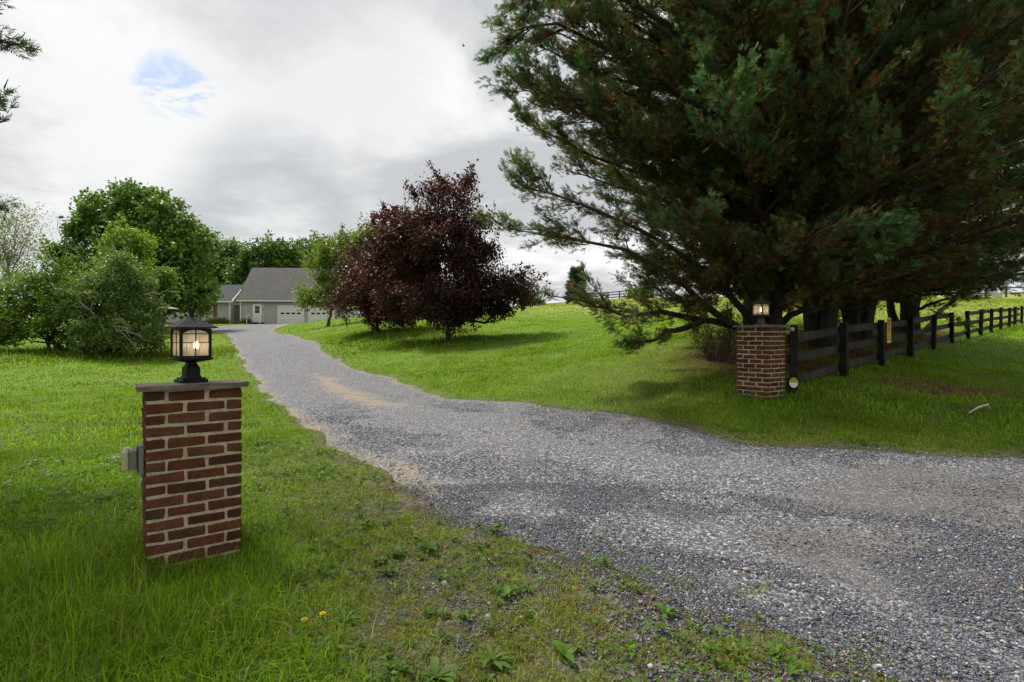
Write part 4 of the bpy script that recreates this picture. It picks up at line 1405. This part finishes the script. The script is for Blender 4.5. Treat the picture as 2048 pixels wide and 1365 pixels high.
# outlet box on the left side of the front pillar
rz = math.atan2(-sL, cL)
mL = Matrix.Translation(pl.location) @ Matrix.Rotation(pl.rotation_euler.z, 4, 'Z')
ob = empty('outlet_box', mL @ Vector((-.0035, .09, 0.695)), pl.rotation_euler.z)
tag(ob, 'grey outdoor outlet box with a cream bubble cover on the brick pillar', 'outlet box')
b = MB(); b.box((-.026, -.058, -.085), (-.0005, .058, .085)); b.bevel(.005, 2); b.build('back_box', M['greybox'], ob)
b = MB(); b.box((-.033, -.05, -.07), (-.0265, .05, .07)); b.build('gasket', M['grey_dark'], ob)
b = MB(); b.box((-.072, -.042, -.054), (-.0335, .042, .054)); b.bevel(.006, 2); b.build('housing', simple('aged_grey_plastic', (.14, .145, .12), .6, .2, 14), ob)
b = MB(); b.box((-.106, -.045, -.059), (-.0725, .045, .059)); b.bevel(.015, 3); cv = b.build('cover', M['cream'], ob, True)
b = MB(); b.tube([(-.096, .0, .0595), (-.093, 0, .068), (-.072, 0, .071), (-.062, 0, .064), (-.06, 0, .056)], .0045, 6); b.build('latch', M['white'], cv)

# ------------------------------------------------------------------ board fence
FP = [(4.25, 8.3), (5.86, 9.7), (7.6, 11.3), (9.5, 13.1), (11.3, 14.75), (13.2, 16.5), (15.1, 18.2), (17.0, 19.95), (18.9, 21.7), (20.8, 23.4), (22.7, 25.1), (24.6, 26.9), (26.5, 28.6)]
fz = [h1(*p) for p in FP]
f0 = empty('board_fence', (FP[0][0], FP[0][1], fz[0]), 0)
tag(f0, 'black three board fence running up the slope beside the cypress trees', 'fence')
L0 = Vector(f0.location)
ang = math.atan2(FP[1][1] - FP[0][1], FP[1][0] - FP[0][0])
for i, (p, z) in enumerate(zip(FP, fz)):
    b = MB()
    w = random.uniform(.05, .057)
    hgt = (1.03 if i == 0 else .95) + random.uniform(-.03, .03)
    b.box((-w, -w, -.3), (w, w, hgt)); b.bevel(.008, 1)
    lean = Matrix.Rotation(random.gauss(0, .02), 4, 'X') @ Matrix.Rotation(random.gauss(0, .02), 4, 'Y')
    bmesh.ops.transform(b.bm, matrix=Matrix.Translation(Vector((p[0], p[1], z)) - L0) @ Matrix.Rotation((R(-27) if i == 0 else ang) + random.gauss(0, .04) * (i > 0), 4, 'Z') @ lean, verts=list(b.bm.verts))
    b.build('post', M['fence'], f0)
nrm = Vector((-math.sin(ang), math.cos(ang), 0))
for i in range(len(FP) - 1):
    for zz in (.19, .51, .83):
        if i == 5 and zz > .8: continue
        a = Vector((*FP[i], fz[i] + zz + random.gauss(0, .012))) - L0 + nrm * .080
        c = Vector((*FP[i + 1], fz[i + 1] + zz + random.gauss(0, .012))) - L0 + nrm * .080
        dv = (c - a).normalized()
        b = MB(); b.bar(a - dv * .0, c - dv * .004, .026, .135); b.bevel(.004)
        b.build('rail', M['fence_rail'], f0)

# yellow sign nailed to the third post's rail
sp_ = Vector((7.6, 11.3, 0)).lerp(Vector((9.5, 13.1, 0)), .27)
zs = h1(sp_.x, sp_.y)
sg = empty('fence_sign', Vector((sp_.x, sp_.y, zs + .66)) + nrm * .030, ang - R(20))
tag(sg, 'tall narrow yellow sign with dark print nailed to the fence', 'sign')
b = MB(); b.box((-.06, -.005, -.20), (.06, .005, .30)); b.build('panel', M['yellow'], sg)
pr = MB()
for k, (z, hgt, wd) in enumerate(((.25, .035, .09), (.195, .03, .09), (.15, .022, .085), (.085, .05, .05), (.03, .02, .07), (-.03, .03, .03), (-.085, .03, .045), (-.14, .018, .06))):
    x = -wd / 2
    while x < wd / 2 - .008:
        w = random.uniform(.008, .02)
        pr.box((x, -.0066, z - hgt / 2), (min(x + w, wd / 2), -.0055, z + hgt / 2)); x += w + .007
pr.build('print', M['black'], sg)
b = MB(); b.box((-.06, -.0052, -.222), (.06, .0052, -.2005)); b.build('edge_strip', M['white'], sg)
b = MB(); b.box((-.06, -.0052, .3005), (.06, .0052, .312)); b.build('edge_strip', M['white'], sg)

# reflector plate and cream insulator on the first post
toc = Vector((-FP[0][0], -FP[0][1], 0)).normalized()
yaw_post = ang
ang0 = R(-27)
fd = Vector((math.sin(ang0), -math.cos(ang0), 0))   # drive side of the post
mk = empty('marker_plate', Vector((*FP[0], fz[0] + .22)) + fd * .066 + Vector((0, 0, -.04)), ang0)
tag(mk, 'round yellow and white marker plate with black chevrons on the fence post', 'marker')
b = MB(); n = 24
b.poly([(.058 * math.cos(t), -.0, .075 * math.sin(t)) for t in np.linspace(math.pi, 2 * math.pi, n)][::-1], (0, -.004, 0)); b.build('lower_half', M['white'], mk)
b = MB(); b.poly([(.058 * math.cos(t), -.0, .0008 + .075 * math.sin(t)) for t in np.linspace(0, math.pi, n)][::-1], (0, -.004, 0)); b.build('upper_half', M['yellow_refl'], mk)
for zc in (.004, .036):
    pass
b = MB()
for zc in (.002, .034):
    for sg_ in (-1, 1):
        q = [(0, -.0052, zc + .020), (0, -.0052, zc + .034), (sg_ * .042, -.0052, zc + .014), (sg_ * .042, -.0052, zc)]
        b.poly(q if sg_ > 0 else q[::-1], (0, -.001, 0))
b.build('chevrons', M['black'], mk)
ins = empty('insulator', Vector((*FP[0], fz[0] + .98)) + fd * .060 + Vector((math.cos(ang0), math.sin(ang0), 0)) * -.02, ang0)
tag(ins, 'cream knob insulator at the top of the first fence post', 'insulator')
Mx = Matrix.Rotation(math.pi / 2, 4, 'X')
b = MB(); b.lathe([(.016, 0), (.03, .012), (.033, .03), (.026, .042), (.031, .05), (.024, .066), (.008, .07)], 14, Mx); b.build('knob', M['cream'], ins, True)
b = MB(); b.lathe([(.006, .0705), (.006, .08)], 8, Mx); b.build('nail', M['fence_old'], ins)


# ------------------------------------------------------------------ far rail fences
def rail_fence(label, pts, hgt, mat, rails, thick=.09):
    z = [h1(*p) for p in pts]
    o0 = Vector((*pts[0], z[0]))
    root = empty('rail_fence', o0); tag(root, label, 'fence', 'distant rail fences on the crest')
    for p, zz in zip(pts, z):
        b = MB(); b.box((-thick, -thick, -.3), (thick, thick, hgt)); b.bevel(.012)
        bmesh.ops.translate(b.bm, vec=Vector((*p, zz)) - o0, verts=list(b.bm.verts)); b.build('post', mat, root)
    for i in range(len(pts) - 1):
        for rz_ in rails:
            d = Vector((*pts[i + 1], z[i + 1])) - Vector((*pts[i], z[i]))
            n_ = Vector((d.y, -d.x, 0)).normalized() * (thick + .025)
            a = Vector((*pts[i], z[i] + rz_)) - o0 + n_; c = Vector((*pts[i + 1], z[i + 1] + rz_)) - o0 + n_
            b = MB(); b.bar(a, c - d.normalized() * .01, .04, .15); b.build('rail', mat, root)
    return root


rail_fence('short rail fence on the crest seen left of the cypress', [((px - CX) / F * d, d) for px, d in ((1165, 84), (1192, 82.5), (1216, 81), (1239, 79.5), (1262, 78), (1284, 76.5))], 1.25, M['fence_old'], (.4, .78, 1.16))
rail_fence('rail fence on the crest at the right edge beyond the field', [((px - CX) / F * d, d) for px, d in ((1930, 66), (1972, 66), (2012, 66), (2055, 66), (2100, 66), (2140, 66))], 1.3, M['fence_old'], (.5, 1.15))
x, d = (1994 - CX) / F * 63, 63
tb = empty('water_tub', (x, d, h1(x, d) - .02)); tag(tb, 'small pale stock tub standing by the far right fence', 'tub')
b = MB(); b.lathe([(.38, 0), (.45, .1), (.5, .62), (.54, .66), (.46, .67), (.42, .2)], 20); b.build('tub', M['tub'], tb, True)
b = MB(); b.lathe([(.445, .52), (.445, .525)], 20); b.build('water', M['dark_glass'], tb)


# ------------------------------------------------------------------ house
def house():
    yaw = R(4.5)
    hx, hy = (481 - CX) / F * 66, 66.0
    hz = CAMZ + (HY - 648) / F * 66
    root = empty('house', (hx, hy, hz), yaw)
    tag(root, 'grey sided house with a two door garage and shingle roofs at the drive end', 'house')
    W, D, E, RZ = 12.2, 8.8, 2.66, 4.05
    b = MB(); b.box((0, 0, -.8), (W, D, E))
    b.poly([(0.001, 0.001, E), (0.001, D - .001, E), (0.001, D / 2, E + RZ * .98)], (W - .002, 0, 0))
    b.build('garage_wall', M['siding'], root)
    t = .14; ov = .45

    def gable(x0_, x1_, y0_, y1_, e, rise, name, mat):
        ym = (y0_ + y1_) / 2
        sl = rise / (ym - y0_)
        bb = MB()
        bb.ring_loft([[(x, y0_ - ov, e - ov * sl + .06), (x, ym, e + rise + .06), (x, y1_ + ov, e - ov * sl + .06), (x, y1_ + ov, e - ov * sl + .06 + t), (x, ym, e + rise + .06 + t), (x, y0_ - ov, e - ov * sl + .06 + t)] for x in (x0_ - .3, x1_ + .3)])
        ro = bb.build(name, mat, root)
        g_ = MB(); zz = e - ov * sl + .06
        g_.box((x0_ - .3, y0_ - ov - .11, zz + .0), (x1_ + .3, y0_ - ov - .003, zz + .13)); g_.build('gutter', M['white'], ro)
        for x in (x0_ - .34, x1_ + .302):
            for sgn in (-1, 1):
                k = MB()
                ye = ym + sgn * (ym - y0_ + ov)
                k.poly([(x, ye, zz - .02), (x, ym, e + rise + .04), (x, ym, e + rise + .06 + t + .02), (x, ye, zz + t + .02)], (.038, 0, 0))
                k.build('rake_trim', M['roof_dark'] if x1_ > 0 else M['white'], ro)
        return ro
    gable(0, W, 0, D, E + .36, RZ, 'garage_roof', M['roof'])
    # wing
    wx0, wx1, wE = -14.5, -1.25, 2.5
    b = MB(); b.box((wx0, .25, -.8), (wx1, 7.2, wE))
    b.poly([(wx0 + .001, .251, wE), (wx0 + .001, 7.199, wE), (wx0 + .001, 3.725, wE + 2.0)], (wx1 - wx0 - .002, 0, 0))
    b.build('wing_wall', M['siding'], root)
    gable(wx0, wx1, .25, 7.2, wE + .25, 2.05, 'wing_roof', M['roof_dark'])
    b = MB(); b.box((wx0 - .02, .20, -.8), (wx1 + .02, .249, .15)); b.build('footing', M['brick_far'], root)
    # recessed link between the two
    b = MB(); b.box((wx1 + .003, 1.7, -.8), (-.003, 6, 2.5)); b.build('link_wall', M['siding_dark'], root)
    b = MB(); b.poly([(wx1 + .31, 1.3, 2.52), (-.31, 1.3, 2.52), (-.31, 5.4, 4.4), (wx1 + .31, 5.4, 4.4)], (0, 0, .1)); b.build('link_roof', M['roof_dark'], root)
    b = MB(); b.box((wx1 + .01, 1.24, 2.36), (-.01, 1.298, 2.52)); b.build('fascia', M['white'], root)
    n = 8
    wn = MB(); wn.poly([(-.42 + .27 * math.cos((i + .5) * math.pi / 4), 1.66, 1.95 + .27 * math.sin((i + .5) * math.pi / 4)) for i in range(n)], (0, .035, 0)); w_ = wn.build('octagon_window', M['white'], root)
    wn = MB(); wn.poly([(-.42 + .19 * math.cos((i + .5) * math.pi / 4), 1.645, 1.95 + .19 * math.sin((i + .5) * math.pi / 4)) for i in range(n)], (0, .012, 0)); wn.build('pane', M['dark_glass'], w_)
    # garage doors
    for x0_ in (4.45, 8.05):
        fr = MB(); x1_ = x0_ + 2.85; hh = 2.1
        fr.box((x0_ - .14, -.05, -.1), (x0_, -.003, hh)); fr.box((x1_, -.05, -.1), (x1_ + .14, -.003, hh)); fr.box((x0_ - .14, -.05, hh + .003), (x1_ + .14, -.003, hh + .15))
        dr = MB()
        for k in range(4):
            dr.box((x0_ + .003, -.035, -.06 + k * .54), (x1_ - .003, -.004, .468 + k * .54))
        d_ = dr.build('garage_door', M['door_cream'], root)
        fr.build('frame', M['white'], d_)
        for k in range(4):
            wx = x0_ + .2 + k * .64
            wf = MB(); wf.box((wx, -.05, 1.14), (wx + .5, -.0355, 1.40)); f_ = wf.build('window', M['door_cream'], d_)
            wf = MB(); wf.box((wx + .035, -.056, 1.17), (wx + .465, -.0505, 1.37)); wf.build('pane', M['dark_glass'], f_)
    # entry door with steps and handrails
    b = MB(); b.box((1.42, -.06, .18), (2.50, -.003, 2.38)); dd = b.build('entry_door', M['white'], root)
    b = MB(); b.box((1.70, -.068, 1.28), (2.22, -.0605, 2.12)); b.build('pane', simple('door_glass', (.05, .09, .06), .2, .3, 2), dd)
    b = MB(); b.box((1.70, -.074, 1.66), (2.22, -.0685, 1.70)); b.build('muntin', M['white'], dd)
    b = MB(); b.box((1.2, -1.1, -.3), (2.75, -.063, .16)); b.box((1.2, -1.45, -.3), (2.75, -1.103, -.02)); b.build('steps', M['step'], root)
    for x in (1.22, 2.68):
        b = MB(); b.box((x, -1.4, -.2), (x + .06, -1.34, .85)); b.bar((x + .03, -1.40, .86), (x + .03, -.07, 1.18), .06, .06); b.box((x, -.13, .1605), (x + .06, -.07, 1.14)); b.build('handrail', M['white'], root)
    b = MB(); b.box((2.68, -.2, 2.02), (2.84, -.003, 2.18)); b.build('wall_light', M['white'], root)
    # wing window and shutters
    b = MB(); b.box((-4.3, .18, .88), (-3.3, .247, 2.38)); w_ = b.build('window', M['white'], root)
    b = MB(); b.box((-4.2, .165, 1.68), (-3.4, .178, 2.28)); b.box((-4.2, .165, .98), (-3.4, .178, 1.6)); b.build('pane', M['dark_glass'], w_)
    b = MB()
    for x in (-4.0, -3.6): b.box((x - .012, .158, .985), (x + .012, .164, 1.598)); b.box((x - .012, .158, 1.682), (x + .012, .164, 2.278))
    b.build('muntin', M['white'], w_)
    for x in (-4.78, -3.28):
        b = MB(); b.box((x, .2, .9), (x + .45, .247, 2.36)); b.build('shutter', M['shutter'], root)
    for x, y in ((-.02, -.08), (wx1 - .12, .14), (W - .1, -.08)):
        b = MB(); b.box((x, y - .05, -.5), (x + .13, y + .05, 2.45)); b.bar((x + .065, y, 2.48), (x + .065, y - .40, 2.66), .1, .1); b.build('downspout', M['white'], root)
    return root, Matrix.Translation((hx, hy, hz)) @ Matrix.Rotation(yaw, 4, 'Z')


hs_, hM = house()
for i, (lx, ly, r_, cc, lab) in enumerate(((-3.2, -.6, .5, [(.10, .14, .03), (.18, .22, .05), (.26, .28, .08)], 'yellowish shrub below the shuttered window of the house'), (-1.9, -.5, .55, [(.14, .14, .04), (.22, .2, .06), (.2, .22, .05)], 'golden shrub at the corner of the house wing'), (.75, -.5, .45, [(.06, .12, .02), (.1, .17, .03), (.13, .2, .04)], 'low green shrub left of the entry door steps'))):
    p = hM @ Vector((lx, ly, 0))
    z = h1(p.x, p.y)
    broadleaf('foundation_shrub', lab, 'shrub', (p.x, p.y, z), [((p.x, p.y, z + r_ * .55), np.array((r_, r_ * .8, r_ * .6))), ((p.x + .3, p.y, z + r_ * .4), np.array((r_ * .7, r_ * .7, r_ * .5)))], 26, 60, .14, .25, cc, M['leaf'], M['bark'], .4, .03, 81 + i, stems=3, group='shrubs along the house')


# ------------------------------------------------------------------ parked car with raised hatch
def car():
    d = 38.0
    x = (318 - CX) / F * d
    z = h1(x - 2, d)
    root = empty('parked_car', (x, d, z), R(6))     # rear bumper at local x=0, nose towards -x
    tag(root, 'silver car with its pale tailgate raised, parked behind the shrubs', 'car')
    b = MB()
    prof_ = [(0, .42), (.02, .95), (-.05, 1.08), (-.35, 1.62), (-.6, 1.70), (-2.1, 1.72), (-2.55, 1.62), (-3.25, 1.08), (-4.3, .92), (-4.55, .75), (-4.6, .4), (-4.3, .26), (-.3, .26)]
    b.poly([(px, -.88, pz) for px, pz in prof_], (0, 1.76, 0))
    for v in b.bm.verts:
        if v.co.z > 1.2: v.co.y *= .84
    b.bevel(.05, 2); b.build('body', M['carpaint'], root, False)
    for s in (-1, 1):
        y = s * .80
        w = MB(); w.poly([(-.45, s * .81, 1.5), (-1.7, s * .81, 1.54), (-2.35, s * .815, 1.48), (-2.8, s * .865, 1.12), (-.35, s * .87, 1.10)], (0, s * .012, 0)); w.build('side_window', M['dark_glass'], root)
        for wx in (-.85, -3.6):
            Mx = Matrix.Translation((wx, s * .79, .34)) @ Matrix.Rotation(math.pi / 2, 4, 'X')
            w = MB(); w.lathe([(.2, -.11), (.31, -.11), (.345, -.07), (.345, .07), (.31, .11), (.2, .11)], 24, Mx); wh = w.build('wheel', M['rubber'], root)
            w = MB(); w.lathe([(.19, -.115), (.05, -.13), (.05, .13), (.19, .115)], 14, Mx); w.build('rim', M['rim'], wh)
        t_ = MB(); t_.box((-.04, y - .07, .92), (.045, y + .07, 1.25)); t_.bevel(.015); t_.build('taillight', M['taillight'], root)
    b = MB(); b.box((-.02, -.62, .98), (.045, .62, 1.56)); b.build('cargo_opening', M['grey_dark'], root)
    b = MB(); b.box((-.05, -.86, .4), (.12, .86, .62)); b.bevel(.04, 2); b.build('bumper', M['grey_dark'], root)
    hM_ = Matrix.Translation((-.35, 0, 1.73)) @ Matrix.Rotation(R(-13), 4, 'Y')
    b = MB(); b.ring_loft([[hM_ @ Vector((xx, -.7, z0)), hM_ @ Vector((xx, .7, z0)), hM_ @ Vector((xx, .66, z1)), hM_ @ Vector((xx, -.66, z1))] for xx, z0, z1 in ((0, .0, .07), (.5, .06, .17), (1.0, .0, .10), (1.3, -.10, -.04))])
    ht = b.build('tailgate', M['carwhite'], root)
    b = MB(); b.poly([hM_ @ Vector(v) for v in ((.1, -.58, .095), (.85, -.58, .135), (.85, .58, .135), (.1, .58, .095))], (0, 0, .045)); b.build('rear_window', M['dark_glass'], ht)
    b = MB(); b.tube([(-.28, .72, 1.3), hM_ @ Vector((.6, .68, .02))], .012, 6); b.tube([(-.28, -.72, 1.3), hM_ @ Vector((.6, -.68, .02))], .012, 6); b.build('gas_strut', M['grey_dark'], ht)


car()

# ------------------------------------------------------------------ small things
p0 = PX(1938, 860, 7.0); p1 = PX(1976, 848, 7.35)
for p in (p0, p1): p[2] = h1(p[0], p[1]) + .07
p1[2] += .035
st = empty('dead_stick', p0); tag(st, 'bleached bare stick lying in the grass before the fence', 'stick')
b = MB(); b.tube([Vector(p0) - Vector(p0), (Vector(p1) - Vector(p0)) * .5 + Vector((0, 0, .02)), Vector(p1) - Vector(p0)], [.008, .014, .012], 7); b.build('stick', M['stick'], st)
b = MB(); b.tube([(Vector(p1) - Vector(p0)) * .97, (Vector(p1) - Vector(p0)) * 1.03 + Vector((.03, 0, -.07))], [.009, .005], 6); b.build('broken_end', M['stick'], st)


def dandelion(px, py, seed, label, top_z):
    d = CAMZ * F / (py + 12 - HY)
    x = (px - CX) / F * d; z = h1(x, d)
    root = empty('dandelion', (x, d, z)); tag(root, label, 'dandelion', 'dandelions in the near verge')
    hgt = top_z
    b = MB(); b.tube([(0.015, .01, 0), (.004, .004, hgt * .5), (0, 0, hgt)], .0022, 5); b.build('stem', M['stemgreen'], root)
    g = random.Random(seed)
    b = MB()
    if seed % 2:
        for ring_, (rr, zz, n) in enumerate(((.0135, .004, 18), (.010, .008, 14), (.006, .010, 10))):
            for i in range(n):
                a = i / n * 6.283 + ring_ * .2
                c, s = math.cos(a), math.sin(a); w = .0023
                b.poly([(c * .002 - s * w * .5, s * .002 + c * w * .5, hgt + .002), (c * .002 + s * w * .5, s * .002 - c * w * .5, hgt + .002), (c * rr + s * w, s * rr - c * w, hgt + zz), (c * rr - s * w, s * rr + c * w, hgt + zz)], (0, 0, .001))
        b.build('flower_head', M['dand'], root)
    else:
        n = 230
        for i in range(n):
            zz = 1 - 2 * (i + .5) / n; a = i * 2.39996; r = math.sqrt(1 - zz * zz)
            v = Vector((r * math.cos(a), r * math.sin(a), zz)) * g.uniform(.006, .0145)
            t = v.cross(Vector((.3, .5, .8))).normalized() * .0017; u = v.cross(t).normalized() * .0017
            c = Vector((0, 0, hgt + .012)) + v
            b.poly([c + t, c + u, c - t, c - u], v * .06)
        b.build('seed_head', M['fluff'], root)


dandelion(783, 957, 1, 'yellow dandelion at the grass edge nearest the gravel bend', .10)
dandelion(609, 1244, 3, 'yellow dandelion low in the turf right of the front pillar', .06)
dandelion(645, 1228, 5, 'small yellow dandelion beside bare gravel in the near verge', .05)
dandelion(889, 1187, 2, 'fluffy dandelion seed head standing among the plantain weeds', .09)
dandelion(976, 1254, 4, 'pale seed head in the green weeds at the bottom of the frame', .08)

# a bird high over the lawn
bp = PX(927, 92, 45)
bd = empty('flying_bird', bp); tag(bd, 'tiny dark bird flying in the grey sky above the plum tree', 'bird')
b = MB()
b.lathe([(.004, -.11), (.028, -.07), (.045, 0), (.04, .05), (.026, .075), (.028, .10), (.008, .13)], 10, Matrix.Rotation(R(80), 4, 'Y') @ Matrix.Rotation(0, 4, 'X'))
for s in (-1, 1):
    b.ring_loft([[(.05, s * .03, .01), (-.04, s * .03, .01), (-.04, s * .03, .0), (.05, s * .03, .0)], [(.05, s * .12, .045), (-.05, s * .12, .045), (-.05, s * .12, .038), (.05, s * .12, .038)], [(-.01, s * .24, .04), (-.05, s * .24, .04), (-.05, s * .24, .036), (-.01, s * .24, .036)]])
b.poly([(-.10, -.01, 0), (-.18, -.035, .0), (-.18, .035, 0), (-.10, .01, 0)], (0, 0, .006))
b.build('body', M['bird'], bd)

# ------------------------------------------------------------------ sky, sun, camera
EL, AZ = R(56), R(-52)        # azimuth from +Y towards +X
sdir = Vector((math.sin(AZ) * math.cos(EL), math.cos(AZ) * math.cos(EL), math.sin(EL)))
sun = bpy.data.lights.new('sun', 'SUN'); sun.energy = 4.4; sun.angle = R(11); sun.color = (1.0, .95, .86)
so = bpy.data.objects.new('sun', sun); COL.objects.link(so)
so.rotation_euler = (-sdir).to_track_quat('-Z', 'Y').to_euler()

W = bpy.data.worlds.new('World'); scene.world = W; W.use_nodes = True
nt = W.node_tree
bg = nt.nodes['Background']
sky = nt.nodes.new('ShaderNodeTexSky'); sky.sky_type = 'NISHITA'; sky.sun_disc = False
sky.sun_elevation = EL; sky.sun_rotation = AZ
co = nt.nodes.new('ShaderNodeTexCoord').outputs['Generated']
sx_ = nt.nodes.new('ShaderNodeSeparateXYZ'); lk(nt, co, sx_.inputs[0])
zc = math_n(nt, 'ADD', math_n(nt, 'MAXIMUM', sx_.outputs[2], 0.0), .16)
cb = nt.nodes.new('ShaderNodeCombineXYZ')
lk(nt, math_n(nt, 'DIVIDE', sx_.outputs[0], zc), cb.inputs[0]); lk(nt, math_n(nt, 'DIVIDE', sx_.outputs[1], zc), cb.inputs[1])
mp = nd(nt, 'ShaderNodeMapping', Location=(2.3, 1.1, 0)); lk(nt, cb.outputs[0], mp.inputs['Vector'])
n1 = noise(nt, 1.05, 10, .56, mp.outputs[0], .5)
n2 = noise(nt, 1.7, 6, .55, mp.outputs[0], .6)
f = math_n(nt, 'ADD', math_n(nt, 'MULTIPLY', n1, .72), math_n(nt, 'MULTIPLY', n2, .28))
cloud = ramp(nt, f, [(.43, (4.3, 4.45, 4.6)), (.48, (5.3, 5.4, 5.5)), (.515, (6.4, 6.45, 6.5)), (.57, (7.4, 7.4, 7.4))])


n4 = noise(nt, 5.0, 7, .62, mp.outputs[0], .6)


def dirmask(px, py, lo, hi, wob=.06):
    d = Vector(((px - CX) / F, 1, (HY - py) / F)).normalized()
    v = nt.nodes.new('ShaderNodeVectorMath'); v.operation = 'DOT_PRODUCT'
    lk(nt, co, v.inputs[0]); v.inputs[1].default_value = d
    dd = math_n(nt, 'ADD', v.outputs['Value'], math_n(nt, 'MULTIPLY', math_n(nt, 'SUBTRACT', math_n(nt, 'ADD', math_n(nt, 'MULTIPLY', n2, .6), math_n(nt, 'MULTIPLY', n4, .4)), .5), wob))
    m_ = nt.nodes.new('ShaderNodeMapRange'); m_.interpolation_type = 'SMOOTHSTEP'
    lk(nt, dd, m_.inputs['Value']); m_.inputs['From Min'].default_value = lo; m_.inputs['From Max'].default_value = hi
    return m_.outputs['Result']


n3 = noise(nt, 5.5, 6, .6, mp.outputs[0], .8)
cloud = mixc(nt, math_n(nt, 'MULTIPLY', dirmask(60, 335, .978, .997, .03), .62), cloud, (5.0, 5.15, 5.3))
cloud = mixc(nt, math_n(nt, 'MULTIPLY', dirmask(330, 330, .984, .998, .03), .62), cloud, (5.0, 5.15, 5.3))
cloud = mixc(nt, math_n(nt, 'MULTIPLY', dirmask(620, 120, .965, .997, .04), .5), cloud, (5.4, 5.5, 5.65))
# bright cloud bank around the hidden sun, grey bank low over the house, one blue gap
cloud = mixc(nt, math_n(nt, 'MULTIPLY', dirmask(215, 215, .978, .9985, .06), .8), cloud, (7.3, 7.3, 7.3))
cloud = mixc(nt, dirmask(560, 455, .982, .999, .03), cloud, (4.1, 4.35, 4.5))
gap = math_n(nt, 'MULTIPLY', dirmask(352, 170, .9985, .9998, .0055), ramp(nt, n3, [(.43, (0, 0, 0)), (.53, (1, 1, 1))]))
cloud = mixc(nt, math_n(nt, 'MULTIPLY', dirmask(540, 482, .9935, 1.0004, .022), .6), cloud, (7.2, 7.2, 7.2))
cloud = mixc(nt, gap, cloud, mixc(nt, .5, sky.outputs[0], (5.2, 6.2, 7.8)))
lk(nt, cloud, bg.inputs[0])
bg.inputs[1].default_value = .1

cam = bpy.data.cameras.new('camera'); cam.sensor_width = 36; cam.lens = 36 * F / 2048; cam.clip_end = 3000; cam.clip_start = .05
cam.shift_y = -(682.5 - HY) / 2048
oc_ = bpy.data.objects.new('camera', cam); COL.objects.link(oc_)
oc_.location = (0, 0, CAMZ); oc_.rotation_euler = (R(90), 0, 0)
scene.camera = oc_
scene.view_settings.view_transform = 'Standard'; scene.view_settings.look = 'None'
scene.view_settings.exposure = .45; scene.view_settings.gamma = 1
scene.cycles.use_denoising = True
scene.cycles.max_bounces = 6; scene.cycles.diffuse_bounces = 3; scene.cycles.transparent_max_bounces = 8
scene.cycles.sample_clamp_indirect = 6
